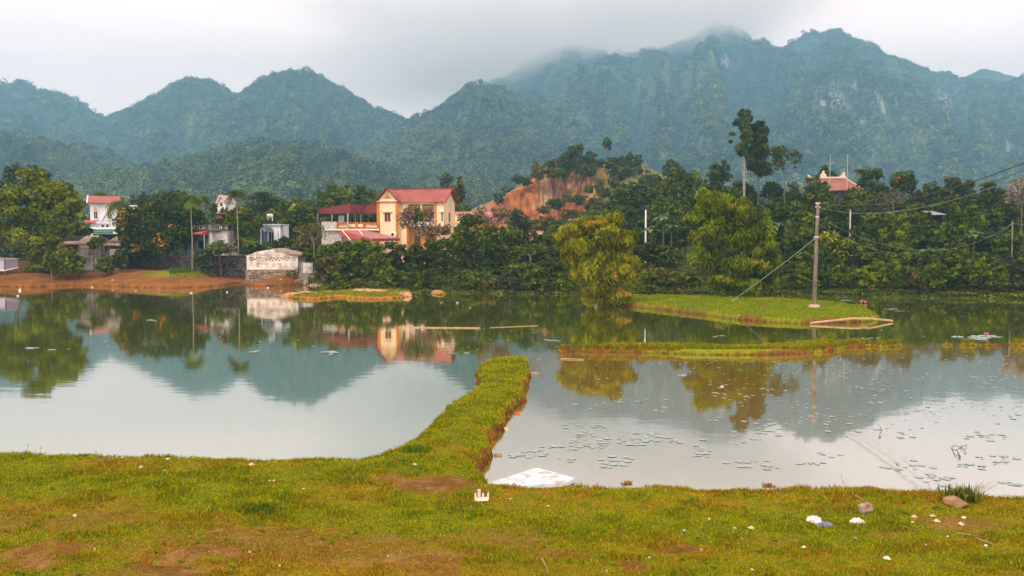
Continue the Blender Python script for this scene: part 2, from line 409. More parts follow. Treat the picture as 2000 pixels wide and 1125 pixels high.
tag(MB().add([(-400,-10,0),(400,-10,0),(400,160,0),(-400,160,0)], [(0,1,2,3)]).build('water', M_water), 'calm green pond water mirroring trees, houses and hills', 'water', kind='structure')
P = [at(*p) for p in [(1012,689,.0),(1060,688,0),(1092,682,0),(1150,681,0),(1240,680,0),(1330,682,0),(1400,685,0),(1480,685,0),(1560,682,0),(1650,675,0),(1720,671,0),(1838,671,0),(1900,671,0),(1990,671,0),(2100,673,0),(2300,678,0),(3600,700,0)]]
P += [(60, 10, 0), (-6, 10, 0), (-2.2, 20, 0), (-1.6, 22, 0), (-1.2, 24, 0), (-.9, 26, 0), (-.3, 30, 0), (-.2, 34, 0), (-.2, 38, 0)]
tag(MB().add([(p[0], p[1], .012) for p in P], [tuple(range(len(P)))[::-1]]).build('water', M_silt), 'silty lily pond water in front of the low grass dike', 'water', kind='structure')
# ------------------------------------------------------------------ leaf cards
def cards(P, Nn, size, rng, aspect=1.0, jit=0.6, droop=0.0):
    """quads centred at P, facing Nn with jitter; returns V (4n,3), F (n,4)"""
    n = len(P)
    Nn = Nn + rng.normal(0, jit, (n, 3)); Nn /= np.linalg.norm(Nn, axis=1)[:, None] + 1e-9
    a = rng.normal(0, 1, (n, 3))
    if droop: a = a * (1 - droop); a[:, 2] -= droop * 2.2
    a -= Nn * (a * Nn).sum(1)[:, None]; a /= np.linalg.norm(a, axis=1)[:, None] + 1e-9
    b = np.cross(Nn, a)
    s = (size * rng.uniform(.6, 1.35, n))[:, None] if np.ndim(size) == 0 else (size * rng.uniform(.6, 1.35, n))[:, None]
    A = a * s * .5 * aspect; B = b * s * .5
    V = np.stack([P - A, P + B * .8 - A * .1, P + A, P - B * .8 - A * .1], 1).reshape(-1, 3)
    Fq = np.arange(4 * n).reshape(n, 4)
    return V, Fq
def lumps(P, R, H, k, rng, size, C0, jc=.25, jl=.2):
    """k leaf cards over an upper ellipsoid at each point P (m,3); C0 (m,3) colours"""
    m = len(P)
    d = rng.normal(0, 1, (m, k, 3)); d[:, :, 2] = np.abs(d[:, :, 2]) * 1.0 - .15
    d /= np.linalg.norm(d, axis=2)[:, :, None]
    r = rng.uniform(.8, 1.05, (m, k, 1))
    off = d * r * np.stack([R, R, H], 1)[:, None, :]
    pts = (P[:, None, :] + off).reshape(-1, 3)
    nn = d.copy(); nn[:, :, 2] += .35
    V, Fq = cards(pts, nn.reshape(-1, 3), np.repeat(size, k), rng, 1.2, .35)
    c = np.repeat(C0 * rng.uniform(1 - jc, 1 + jc, (m, 1)), k, 0) * rng.uniform(1 - jl, 1 + jl, (m * k, 1))
    return V, Fq, np.repeat(c, 4, 0)
FOR1 = np.array((.018, .034, .012)); FOR2 = np.array((.110, .150, .040)); FORG = np.array((.17, .17, .06)); ROCK = np.array((.30, .28, .25))
K = 1.8                          # how far the hills stand
def hill(label, ridge, D, Yf, seed, yfoot=None, nu=520, nt_=200, spur=1.0, trees=0, tr=3.0, rocks=(), pxr=None, dvar=.05, zf=6.0, forestlab=None, grassy=.3, tall=1.0, hmin=0):
    D *= K; Yf *= K; tr *= K
    rng = np.random.default_rng(seed)
    rp = np.array(ridge, float)
    px = np.linspace(rp[0, 0], rp[-1, 0], nu)
    py = np.interp(px, rp[:, 0], rp[:, 1])
    k = np.exp(-.5 * (np.arange(-6, 7) / 1.6) ** 2); k /= k.sum()
    py = np.convolve(np.pad(py, 6, mode='edge'), k, 'valid')
    u = (px - 1000) / F
    def surf(u, py, t):
        Dr = D * (1 + dvar * (fbm(u * 9, u * 0, seed) * 2 - 1))
        tb = np.clip(t, 0, 1); back = np.clip(t - 1, 0, None)
        fd = Yf * (1 + .10 * (fbm(u * 14, u * 0 + 3, seed + 5) * 2 - 1))
        Yy = fd + (Dr - fd) * tb + back * D * .5
        zr = CAMZ + (460 - py) / F * Dr
        q = 1 - (1 - tb) ** 1.15 * (1 - .15 * tb); q = .55 * tb + .45 * tb ** 1.7 * 1.0
        rid = 1 - np.abs(fbm(u * 22 + .6 * tb, tb * 2.2 + u * 7, seed + 9, 4) * 2 - 1) * 2
        rid2 = fbm(u * 60, tb * 8, seed + 13, 3) - .5
        env = 4 * tb * (1 - tb)
        z = zf + (zr - zf) * (q + spur * env * (.27 * (rid - .42) + .10 * rid2)) - back * (zr - zf) * 2.0
        z = z + (fbm(u * D / (9 * K), Yy / (14 * K), seed + 17, 3) - .5) * tr * 1.3
        return u * Yy, Yy, z
    T = np.concatenate([np.linspace(0, 1, nt_), [1.03, 1.12, 1.3, 1.5]])
    TT, UU = np.meshgrid(T, u, indexing='ij'); PY = np.broadcast_to(py, TT.shape)
    x, y, z = surf(UU, PY, TT)
    x, y, z = x.ravel(), y.ravel(), z.ravel()
    n1 = fbm(x / (60 * K), y / (60 * K), seed + 2, 5); n2 = fbm(x / (12 * K), y / (12 * K), seed + 4, 4)
    c = mixc(FOR1, FOR2, ss(.35, .7, .6 * n1 + .4 * n2)); c = mixc(c, FORG, grassy * ss(.52, .7, n1) * ss(1.0, .3, TT.ravel()))
    c = c * (.62 + .76 * fbm(x / (190 * K), y / (150 * K), seed + 41, 3))[:, None]  # broad lighter and darker areas painted into the colour to suggest shaded gullies
    rm = np.zeros(x.shape)
    if rocks:
        pxx = 1000 + F * x / y; pyy = 460 - F * (z - CAMZ) / y
        for (rx, ry, rw, rh) in rocks:
            q = np.sqrt(((pxx - rx - (pyy - ry) * .15) / rw) ** 2 + ((pyy - ry) / rh) ** 2)
            nn = fbm(pxx / 5, pyy / 14, seed + 31, 4)
            rm = np.maximum(rm, ss(1.0, .55, q + 1.6 * (nn - .42)))
        c = mixc(c, ROCK, rm)
    ny, nx = TT.shape; idx = np.arange(ny * nx).reshape(ny, nx)
    Fq = np.stack([idx[:-1, :-1], idx[:-1, 1:], idx[1:, 1:], idx[1:, :-1]], -1).reshape(-1, 4)
    o = mesh_np('hill', np.stack([x, y, z], 1), Fq, M_hill, col=c, smooth=True)
    tag(o, label, 'hill', kind='structure')
    if trees:
        uu = rng.uniform(u[0], u[-1], trees); tt = rng.uniform(0, 1, trees) ** .8
        # even out by ground area
        pp = np.interp(1000 + F * uu, px, py)
        X_, Y_, Z_ = surf(uu, pp, tt)
        n1 = fbm(X_ / (60 * K), Y_ / (60 * K), seed + 2, 5)
        keep = rng.uniform(0, 1, trees) > .75 * grassy * ss(.5, .68, n1)
        if rocks:
            pxx = 1000 + F * X_ / Y_; pyy = 460 - F * (Z_ - CAMZ) / Y_
            for (rx, ry, rw, rh) in rocks:
                q = np.sqrt(((pxx - rx) / rw) ** 2 + ((pyy - ry) / rh) ** 2); keep &= (q > .8) | (rng.uniform(0, 1, trees) < .25)
        X_, Y_, Z_, n1 = X_[keep], Y_[keep], Z_[keep], n1[keep]; m = len(X_)
        n3 = fbm(X_ / (25 * K), Y_ / (25 * K), seed + 6, 3)
        R = tr * rng.uniform(.55, 1.25, m) * (.7 + .6 * n3); H = R * rng.uniform(.8, 1.3, m) * tall
        c0 = mixc(FOR1 * .95, FOR2 * 1.15, ss(.3, .7, rng.uniform(0, 1, m) * .5 + .5 * n3)); c0 = mixc(c0, FORG, .5 * (rng.uniform(0, 1, m) > .93))
        c0 = c0 * (.55 + .9 * fbm(X_ / (190 * K), Y_ / (150 * K), seed + 41, 3))[:, None]  # same painted gully shading carried into the tree colours
        kk = max(10, int(hmin) or 30)
        V, Fq, cc = lumps(np.stack([X_, Y_, Z_ + H * .25], 1), R, H, kk, rng, R * 2.6 / math.sqrt(kk), c0)
        o = mesh_np('forest', V, Fq, M_leaf, col=cc)
        tag(o, forestlab or label.replace('hill', 'forest cover on hill'), 'forest', kind='stuff')
RK = [(1411,122,11,26),(1410,118,5,14),(1590,190,5,24),(1612,150,5,8),(1640,205,9,20),(1665,172,14,12),(1690,178,8,10),(1705,190,9,18),(1718,212,7,16),(1743,205,6,12),(1795,163,7,14),(1800,170,4,8),(1835,195,18,12),(1842,205,12,14),
      (1538,105,4,8),(1575,122,5,8),(1582,140,4,7),(1625,190,20,30),(1645,215,14,12),(1600,205,10,25),(1965,290,12,22),(1988,295,5,14),(1930,270,4,14),(1463,134,3,4),(1760,235,5,14),(1680,240,6,12),(1880,215,7,10)]
hill('faint far blue peak behind the right end of the mountain', [(1780,230),(1830,185),(1860,168),(1885,148),(1915,137),(1945,145),(1985,156),(2030,175),(2120,220)], 1950, 1500, 101, nu=160, nt_=50, tr=4)
hill('left blue hill with a rounded top half in cloud', [(-600,200),(-300,170),(-120,175),(0,165),(30,168),(50,162),(65,168),(80,182),(100,186),(150,197),(175,210),(195,223),(215,235),(260,275),(330,330),(420,380)], 1500, 700, 102, nu=420, nt_=140, trees=9000, tr=5)
hill('middle left blue hill with a broad pale top', [(60,380),(130,300),(180,258),(215,238),(245,224),(285,205),(310,192),(330,178),(350,166),(375,160),(400,162),(425,170),(455,185),(500,215),(560,260),(640,330),(700,380)], 1350, 700, 103, nu=420, nt_=150, trees=10000, tr=4.6)
hill('pointed green hill with a notched summit left of centre', [(200,420),(300,330),(380,262),(430,218),(465,190),(490,172),(510,160),(530,150),(545,146),(560,151),(575,145),(600,142),(620,150),(640,162),(660,175),(690,192),(720,208),(750,222),(775,233),(795,240),(850,270),(930,330),(1020,400)], 1200, 620, 104, nu=520, nt_=180, trees=14000, tr=4.2)
hill('long misty mountain with white limestone cliffs', [(790,300),(840,235),(870,210),(890,195),(905,183),(950,170),(1000,148),(1040,124),(1070,108),(1120,101),(1170,108),(1230,112),(1290,100),(1340,85),(1370,66),(1395,52),(1425,58),(1448,74),(1465,90),(1485,87),(1500,95),(1512,99),(1530,92),(1550,82),(1565,70),(1580,65),(1600,72),(1620,67),(1645,74),(1665,88),(1690,93),(1715,108),(1740,121),(1770,132),(1800,145),(1820,152),(1845,150),(1865,163),(1885,158),(1920,166),(1950,169),(1970,164),(1990,153),(2050,150),(2200,120),(2600,160)],
     1650, 560, 105, nu=900, nt_=330, trees=36000, tr=4.6, rocks=RK, grassy=.45, hmin=26)
hill('steep wooded hill with a blunt top right of the valley', [(560,420),(640,340),(700,300),(745,268),(780,248),(800,242),(840,222),(870,205),(895,192),(912,178),(935,168),(960,170),(985,181),(1010,195),(1050,208),(1100,235),(1170,275),(1260,320),(1400,380)], 950, 480, 106, nu=480, nt_=180, trees=12000, tr=3.6, hmin=26)
hill('low dark wooded hill at the left edge', [(-600,290),(-200,270),(-60,272),(0,268),(40,266),(80,275),(130,288),(180,288),(215,300),(260,325),(320,360),(380,400)], 720, 430, 107, nu=300, nt_=110, trees=6000, tr=3.0, hmin=36)
hill('long low wooded ridge behind the village roofs', [(40,400),(130,362),(180,350),(240,345),(300,335),(350,322),(400,312),(450,302),(500,292),(560,290),(620,296),(680,312),(730,326),(790,345),(850,358),(920,366),(1000,372),(1090,392),(1180,420)], 560, 300, 108, nu=420, nt_=140, trees=9000, tr=2.7, tall=1.5, hmin=48, zf=5)

# ------------------------------------------------------------------ quarry hill
def quarry_z(px, y):
    """height of the dug hill at image column px and distance y"""
    H = np.interp(px, [860,900,940,985,1020,1045,1080,1110,1150,1200,1250,1300,1360,1450], [455,425,400,385,362,347,342,338,325,318,322,345,385,455])
    zr = CAMZ + (460 - H) / F * 285.
    c0 = np.interp(px, [860,930,960,1010,1060,1100,1130,1160,1200,1400], [272,270,268,262,258,262,258,238,222,205])
    c1 = np.interp(px, [860,930,960,1010,1060,1100,1130,1160,1200,1400], [282,280,280,279,278,276,276,276,285,285])
    w = 3.5 * (fbm(px / 22., y / 9, 201) - .5) + 1.8 * (fbm(px / 7., y / 4, 203) - .5)
    t = ss(0, 1, (y + w * 1.6 - c0) / (c1 - c0)) * .8 + .2 * np.clip((y - c0) / (c1 - c0), 0, 1)
    foot = -3.0 + 8.2 * ss(196, 225, y) + 2.0 * ss(235, 262, y)
    z = foot + (zr - foot) * t
    z = z + w * .28 * ss(0, .4, t) + 1.1 * (np.abs(fbm(px / 3.2, y / 2.5, 205, 3) * 2 - 1) - .25) * ss(.05, .3, t) * ss(1.0, .8, t)
    return z - np.clip(y - 300, 0, 200) * .12
def quarry():
    px = np.linspace(850, 1440, 420); Y = np.linspace(196, 420, 260)
    YY, PXX = np.meshgrid(Y, px, indexing='ij')
    z = quarry_z(PXX, YY); x = (PXX - 1000) / F * YY
    gy = np.abs(np.gradient(z, axis=0) / np.gradient(YY, axis=0))
    n1 = fbm(x / 3, YY / 3, 211, 4).ravel(); n2 = fbm(x / 9, z / 5, 213, 4).ravel(); n3 = fbm(x * 1.2, z * 1.2, 214, 4).ravel()
    P_, Yy, Zz = PXX.ravel(), YY.ravel(), z.ravel()
    E = mixc(np.array((.31, .105, .030)), np.array((.34, .18, .08)), ss(.4, .7, n2)); E = mixc(E, np.array((.17, .055, .020)), ss(.45, .66, n3)); E = mixc(E, np.array((.42, .30, .17)), .7 * ss(.58, .75, n1))
    G = mixc(np.array((.10, .11, .025)), np.array((.17, .14, .04)), ss(.35, .65, n1))
    gr = mixc(E, np.array((.22, .17, .15)), ss(965, 935, P_) * .8)
    expo = ss(.55, .95, gy.ravel() + .35 * (n1 - .5)) * ss(1215, 1165, P_)
    expo = np.maximum(expo, ss(1150, 1090, P_ + 60 * (n2 - .5)) * ss(284, 278, Yy) * .9)
    c = mixc(G, gr, expo)
    ny, nx = PXX.shape; idx = np.arange(ny * nx).reshape(ny, nx)
    Fq = np.stack([idx[:-1, :-1], idx[:-1, 1:], idx[1:, 1:], idx[1:, :-1]], -1).reshape(-1, 4)
    o = mesh_np('hill', np.stack([x.ravel(), Yy, Zz], 1), Fq, M_rockdirt, col=c, smooth=True)
    tag(o, 'dug out hill with raw orange earth face and grassy right flank', 'hill', kind='structure')
quarry()
def qz(px, Y): return float(quarry_z(np.array([float(px)]), np.array([float(Y)]))[0])
# ------------------------------------------------------------------ trees and shrubs
COL = dict(dark=((.011,.020,.002),(.072,.108,.007)), mid=((.018,.033,.002),(.120,.172,.008)), bright=((.032,.050,.001),(.180,.225,.005)), yellow=((0.078, 0.093, 0.0036),(0.2924, 0.258, 0.0069)), blue=((0.0156, 0.0252, 0.0096),(0.0731, 0.0989, 0.0413)), weep=((.040,.050,.001),(.255,.262,.005)), olive=((0.03, 0.03, 0.0048),(0.1462, 0.1333, 0.0258)), brown=((0.13, 0.07, 0.035),(0.27, 0.18, 0.108)), pale=((0.22, 0.2, 0.15),(0.297, 0.27, 0.216)), bamboo=((0.048, 0.063, 0.009),(0.1978, 0.1978, 0.043)), far=((.018,.032,.008),(.090,.130,.032)), lime=((.028,.050,.001),(.165,.225,.005)))
def split(L, rng, k=5, f=.5):
    out = []
    for q in L:
        out.append(tuple(q[:3]) + (q[3] * .78, q[4] * .78, q[5] * .78))
        for i in range(k):
            d = rng.normal(0, 1, 3); d[2] = abs(d[2]) * .9 - .35; d /= np.linalg.norm(d); g = f * rng.uniform(.7, 1.25)
            out.append((q[0] + d[0] * q[3] * .8, q[1] + d[1] * q[4] * .8, q[2] + d[2] * q[5] * .85, q[3] * g, q[4] * g, q[5] * g * .85))
    return out
def leafcloud(lobes, n, size, rng, col, top_tint=None, tint_amt=0., aspect=1.2, droop=0., jit=.45, fill=.3, spots=None):
    """lobes (m,6): centre xyz, radii xyz. Leaves sit on and in each lobe."""
    L = np.asarray(lobes, float); m = len(L)
    w = L[:, 3] * L[:, 5] + L[:, 3] * L[:, 4]; w /= w.sum()
    li = rng.choice(m, n, p=w)
    d = rng.normal(0, 1, (n, 3)); d /= np.linalg.norm(d, axis=1)[:, None]
    flip = (d[:, 2] < -.2) & (rng.uniform(0, 1, n) < .55); d[flip, 2] *= -1
    r = np.where(rng.uniform(0, 1, n) < fill, rng.uniform(.35, .9, n), rng.uniform(.85, 1.08, n))
    # ragged lobes: radius varies with direction
    rag = 1 + .28 * (vn(d[:, 0] * 3.1 + li * 7.7, d[:, 2] * 3.1 + d[:, 1] * 2.3, 77) - .5) * 2
    P = L[li, :3] + d * (r * rag)[:, None] * L[li, 3:]
    if droop: P[:, 2] -= droop * rng.uniform(0, 1, n) ** 2 * L[li, 5] * 1.2
    nn = d.copy(); nn[:, 2] += .25
    V, Fq = cards(P, nn, size, rng, aspect, jit, min(droop, .75))
    lt = rng.uniform(0, 1, m); t = np.clip(lt[li] * .8 + rng.uniform(0, 1, n) * .45 - .12, 0, 1)
    a, b = np.array(col[0]), np.array(col[1])
    c = mixc(a, b, t) * rng.uniform(.7, 1.25, m)[li][:, None]
    if top_tint is not None:
        k = (d[:, 2] > .15) & (vn(P[:, 0] * .9, P[:, 2] * .9 + P[:, 1] * .7, 5) > 1 - tint_amt) & (rng.uniform(0, 1, n) < .8)
        c[k] = np.array(top_tint) * rng.uniform(.7, 1.2, k.sum())[:, None]
    if spots is not None:
        k = rng.uniform(0, 1, n) < spots[1]; c[k] = np.array(spots[0])
    return V, Fq, np.repeat(c, 4, 0)
def round_lobes(w, h, d, rng, n=16, lob=.30, cone=0., flat=1.):
    """lobes filling an egg-shaped crown centred at the origin, w x d x h metres"""
    out = [(0, 0, 0, w * .30, d * .30, h * .33), (0, 0, -h * .2, w * .27, d * .27, h * .25)]
    for i in range(n):
        zz = rng.uniform(-.9, 1.0); ph = rng.uniform(0, 2 * math.pi)
        rr = math.sqrt(max(0, 1 - zz * zz)) ** .8 * (1 - cone * max(0, zz))
        rr *= rng.uniform(.75, 1.0)
        k = lob * rng.uniform(.7, 1.25)
        out.append((math.cos(ph) * rr * w * (.5 - k * .42), math.sin(ph) * rr * d * (.5 - k * .42), zz * h * (.5 - k * .40), w * k * .55, d * k * .55, h * k * .5 * flat))
    return out
def limbs(base, lobes, r0, rng, k=5, nl=5, mat=None, parent=None, lean=(0, 0), fork=.35, name='trunk'):
    b = MB(); L = sorted(lobes, key=lambda q: -q[3])
    top = Vector(L[0][:3]); B = Vector(base)
    f = B.lerp(top, fork) + Vector((lean[0], lean[1], 0))
    b.tube([B, B.lerp(f, .5) + Vector((rng.uniform(-.1, .1), 0, 0)), f, f.lerp(top, .6)], [r0, r0 * .8, r0 * .65, r0 * .35], 7)
    for q in L[1:1 + nl]:
        t = Vector(q[:3]); mid = f.lerp(t, .5) + Vector((rng.uniform(-.2, .2), rng.uniform(-.2, .2), rng.uniform(0, .3)))
        b.tube([f, mid, t], [r0 * .5, r0 * .3, r0 * .1], 5)
    return b.build(name, mat or M_bark, parent)
SCL = 1.0
def tree(name, px, Y, top, w, label, col='mid', bot=None, lob=.30, n=16, cone=0., leaf=2.0, dens=1.25, tint=None, tint_amt=.3, group=None, cat='tree', droop=0., seed=None, lobes=None,
         aspect=1.3, spots=None, trunk=True, zb=None, flat=1., pale=False, fill=.3, deep=.9, r0=None, sub=5):
    """px: crown centre column, top: pixel row of its top, w: width in pixels, bot: pixel row of the crown's lower edge (default: near the ground)"""
    seed = seed if seed is not None else int(px * 7 + top * 13 + Y)
    rng = np.random.default_rng(seed)
    x = X(px, Y, top); z0 = gz(x, Y) if zb is None else zb
    zt = Z(top, Y); m = PX(Y)
    zt = max(zt, z0 + .9)
    zbot = z0 + .1 if bot is None else max(Z(bot, Y), z0 + .1)
    if name == 'shrub' and zbot - z0 < 2.2 and Y < 124: zbot = z0 + .05
    zbot = min(zbot, zt - .7)
    H = zt - zbot; Wd = w * m; D_ = min(Wd * deep, Wd)
    e = empty(name, (x, Y, z0 - .05), label, cat, group)
    cz = (zt + zbot) / 2 - z0 + .05
    if lobes is None: L = [(a, b, c + cz, p, q, r) for a, b, c, p, q, r in round_lobes(Wd, H, D_, rng, n, lob, cone, flat)]
    else: L = [((q[0] - px) * m, q[3] * m if len(q) > 4 else rng.uniform(-.25, .25) * Wd, Z(q[1], Y) - z0 + .05, q[2] * m, q[2] * m * .9, (q[4] if len(q) > 4 else q[2]) * m) for q in lobes]
    area = (w * .512) * (H / m * .512)
    if lobes is not None: area = sum(math.pi * (q[2] * .512) * ((q[4] if len(q) > 4 else q[2]) * .512) for q in lobes)
    s = Y / 995. * leaf
    cnt = int(area * dens * 3.6 / (leaf * leaf) * 1.5) + 40
    V, Fq, c = leafcloud(split(L, rng, sub, .46), cnt, s * 1.25, rng, COL[col] if isinstance(col, str) else col, tint, tint_amt, aspect, droop, .5, fill, spots)
    V[:, 2] = np.maximum(V[:, 2], .06)
    mesh_np('crown', V, Fq, M_leaf, e, c)
    if trunk: limbs((0, 0, 0), L, r0 or max(.07, Wd * .028), rng, mat=M_bark_pale if pale else None, parent=e)
    return e
def palm(name, px, Y, top, label, r=1.6, base=None, group=None, n=19, drop=1.15, hide=False, leafcol=((.035,.06,.01),(.10,.13,.015)), fan=False):
    rng = np.random.default_rng(int(px * 3 + top)); r *= 1.2
    x = X(px, Y, top); z0 = gz(x, Y); zt = Z(top, Y) - z0
    e = empty(name, (x, Y, z0 - .05), label, 'palm', group)
    hub = zt - r * .55
    MB().tube([(0, 0, 0), (.05, 0, hub * .4), (-.04, 0, hub * .8), (0, 0, hub)], [.10, .07, .055, .06], 8).build('trunk', M_bark_palm, e)
    Vs = []; Fs = []; k = 0; cs = []
    for i in range(n):
        ph = 2 * math.pi * i / n + rng.uniform(-.2, .2); el = rng.uniform(-.15, 1.25); L = r * rng.uniform(.85, 1.1)
        pts = []
        for t in np.linspace(0, 1, 9):
            rr = L * t * math.cos(el * (1 - .3 * t)) ; zz = L * t * math.sin(el) - L * drop * .75 * t * t
            pts.append(np.array((math.cos(ph) * rr, math.sin(ph) * rr, hub + zz)))
        side = np.array((-math.sin(ph), math.cos(ph), 0))
        cc = mixc(np.array(leafcol[0]), np.array(leafcol[1]), np.array([rng.uniform(0, 1)]))[0]
        for j in range(1, 9):
            for sgn in (-1, 1):
                for q in range(2):
                    a = pts[j - 1] * (1 - q * .5) + pts[j] * q * .5; wv = (pts[j] - pts[j - 1])
                    l = L * .42 * math.sin(math.pi * min(1, .15 + j / 9.5)) + .05
                    tip = a + side * sgn * l * .8 + wv * .9 + np.array((0, 0, -l * .45))
                    Vs += [a, a + wv * .45, tip + wv * .1, tip]; Fs.append((k, k+1, k+2, k+3)); k += 4; cs += [cc] * 4
    mesh_np('crown', np.array(Vs), np.array(Fs), M_leaf, e, np.array(cs))
    return e
def banana(px, Y, top, label, r=1.5, n=12, col=((.06,.11,.03),(.13,.19,.07)), group='banana plants in the bushes', zb=None, seed=0):
    rng = np.random.default_rng(int(px + top + seed))
    x = X(px, Y, top); r *= 1.3; z0 = gz(x, Y) if zb is None else zb; zt = Z(top, Y) - z0; hub = max(.5, zt - r * .75)
    e = empty('banana_plant', (x, Y, z0 - .05), label, 'banana plant', group)
    MB().tube([(0, 0, 0), (0, 0, hub * .5), (0, 0, hub)], [.13, .11, .07], 7).build('stem', M_bark_green, e)
    Vs = []; Fs = []; cs = []; k = 0
    for i in range(n):
        ph = 2 * math.pi * i / n + rng.uniform(-.3, .3); el = rng.uniform(.3, 1.2); L = r * rng.uniform(.8, 1.2)
        side = np.array((-math.sin(ph), math.cos(ph), 0)); cc = mixc(np.array(col[0]), np.array(col[1]), np.array([rng.uniform(0, 1)]))[0]
        prev = None
        for t in np.linspace(0, 1, 7):
            c_ = np.array((math.cos(ph) * L * t * math.cos(el), math.sin(ph) * L * t * math.cos(el), hub + L * t * math.sin(el) - L * .7 * t * t))
            wv = .22 * r * math.sin(math.pi * min(.97, .12 + t * .88))
            a, b = c_ - side * wv, c_ + side * wv
            if prev is not None:
                Vs += [prev[0], prev[1], b, a]; Fs.append((k, k+1, k+2, k+3)); k += 4; cs += [cc] * 4
            prev = (a, b)
    mesh_np('crown', np.array(Vs), np.array(Fs), M_leaf, e, np.array(cs))
    return e
def bare_tree(name, px, Y, top, w, label, bot=None, col=None, leaves=0.0, mat=None, group=None, seed=1, trunk_r=.09):
    """a branching tree that shows its twigs, with a few leaves"""
    rng = np.random.default_rng(int(px + top * 3 + seed)); x = X(px, Y, top); z0 = gz(x, Y); H = Z(top, Y) - z0; Wd = w * PX(Y)
    e = empty(name, (x, Y, z0 - .05), label, 'tree', group); b = MB(); tips = []
    z1 = (Z(bot, Y) - z0) if bot else H * .35
    def grow(p, d, l, r, k):
        q = p + d * l; mid = p + d * l * .5 + Vector(rng.uniform(-.06, .06, 3)) * l
        b.tube([p, mid, q], [r, r * .8, r * .6], 5 if k < 2 else 4, False)
        if k >= 4: tips.append(q); return
        for i in range(3 if k < 3 else 2):
            v = Vector(rng.normal(0, 1, 3)); v = (d * 1.15 + v * .62 + Vector((0, 0, .15))).normalized()
            v.x *= 1.0 + .25 * (Wd / H > .8); grow(q, v, l * rng.uniform(.62, .85), r * .6, k + 1)
        tips.append(q)
    b.tube([(0, 0, 0), (.05, 0, z1 * .5), (0, 0, z1)], [trunk_r, trunk_r * .85, trunk_r * .75], 6)
    for i in range(4):
        ph = rng.uniform(0, 6.28); v = Vector((math.cos(ph) * .8, math.sin(ph) * .5, 1.0)).normalized(); grow(Vector((0, 0, z1)), v, (H - z1) * .36, trunk_r * .6, 1)
    # fit into the seen width and height
    V = np.array(b.v); k = V[:, 2] > z1
    sz = (H - z1) / max(V[:, 2].max() - z1, .1); sx = Wd / max(np.ptp(V[:, 0]), .1)
    V[k, 2] = z1 + (V[k, 2] - z1) * sz; V[:, 0] *= np.where(k, sx, 1); V[:, 1] *= np.where(k, sx, 1)
    b.v = [tuple(v) for v in V]
    b.build('trunk', mat or M_bark_twig, e)
    if leaves and tips:
        T = np.array([tuple(t) for t in tips]); T[:, 2] = z1 + (T[:, 2] - z1) * sz; T[:, :2] *= sx
        n = int(leaves * len(T)); i = rng.integers(0, len(T), n); P_ = T[i] + rng.normal(0, .28, (n, 3)) * min(1, Wd * .12 + .3)
        Vv, Ff = cards(P_, rng.normal(0, 1, (n, 3)), Y / 995. * 2.2, rng, 1.4, .6)
        cc = mixc(np.array(COL[col][0]), np.array(COL[col][1]), rng.uniform(0, 1, n))
        mesh_np('crown', Vv, Ff, M_leaf, e, np.repeat(cc, 4, 0))
    return e
ORG = (.36, .16, .008); YEL = (.38, .33, .01)
GV, GH, GR = 'trees around the village', 'trees and shrubs hedging the far bank', 'trees on the right shore'

def village_under():
    rng = np.random.default_rng(19); n = 2600
    px = rng.uniform(-150, 900, n); Y = 150 + rng.uniform(0, 1, n) ** 1.2 * 120; x = (px - 1000) / F * Y
    k = ~((px > 120) & (px < 270) & (Y < 205)) & ~((px > 600) & (Y < 165)); x, Y = x[k], Y[k]; z = ground_z(x, Y); m = len(x)
    R = rng.uniform(1.2, 3.0, m); H = R * rng.uniform(.8, 1.5, m) * (1 + (Y - 150) / 120)
    V, Fq, cc = lumps(np.stack([x, Y, z], 1), R, H, 50, rng, R * .26, mixc(np.array((.030,.045,.012)), np.array((.06,.085,.022)), rng.uniform(0, 1, m)))
    tag(mesh_np('undergrowth', V, Fq, M_leaf, col=cc), 'dark garden greenery filling the gaps behind the village trees', 'undergrowth', kind='stuff')
village_under()
# -- left shore
rg = np.random.default_rng(5)
big = [(62,352,26,0,26),(35,385,30,-30,24),(95,375,34,0,26),(20,420,32,-40,26),(70,425,42,0,34),(118,412,30,10,24),(142,400,20,0,14),(40,462,36,-20,28),(100,462,34,-10,26),(70,500,30,0,28),(88,520,22,0,16),(60,525,20,0,14),(128,440,24,0,20),(150,425,12,0,10),
       (10,392,22,0,16),(75,395,26,20,22),(128,385,18,10,12),(12,455,28,0,20),(55,340,18,0,14),(110,500,26,0,22)]
tree('feathery_tree', 70, 114, 326, 170, 'big feathery light green tree at the left edge, leaning over the mud shore', 'bright', lobes=[(a, b, c, d, e_) for a, b, c, d, e_ in big], dens=1.15, aspect=2.4, leaf=1.8, tint=(.15,.19,.006), tint_amt=.35, group=GV, r0=.3)
tree('feathery_tree', -45, 112, 350, 120, 'pale green feathery tree cut by the left picture edge', 'bright', bot=500, n=18, group=GV)
bare_tree('sapling', 99, 110, 500, 30, 'slim sapling with a pale thin trunk on the mud beside the big feathery tree', bot=525, col='mid', leaves=18, group=GV, trunk_r=.07)
tree('broadleaf_tree', 28, 165, 318, 80, 'dark treetop rising behind the big feathery tree', 'far', bot=420, group=GV)
tree('broadleaf_tree', 75, 185, 322, 60, 'small bluish treetop right behind the peak of the feathery tree', 'far', bot=400, group=GV)
tree('feathery_tree', 118, 125, 362, 66, 'narrow light tree leaning on the white house wall', 'bright', bot=440, lob=.34, group=GV, tint=ORG, tint_amt=.12)
tree('flowering_tree', 300, 121, 395, 150, 'large dome shaped dark tree with orange blossom on its left crown', 'dark', bot=516, n=40, lob=.22, tint=ORG, tint_amt=.28, group=GV, dens=1.5, r0=.3)
tree('flowering_tree', 362, 124, 392, 90, 'dark leafy tree behind the tall palm, right of the orange blossomed dome', 'dark', bot=500, n=22, lob=.26, group=GV, spots=(ORG, .006))
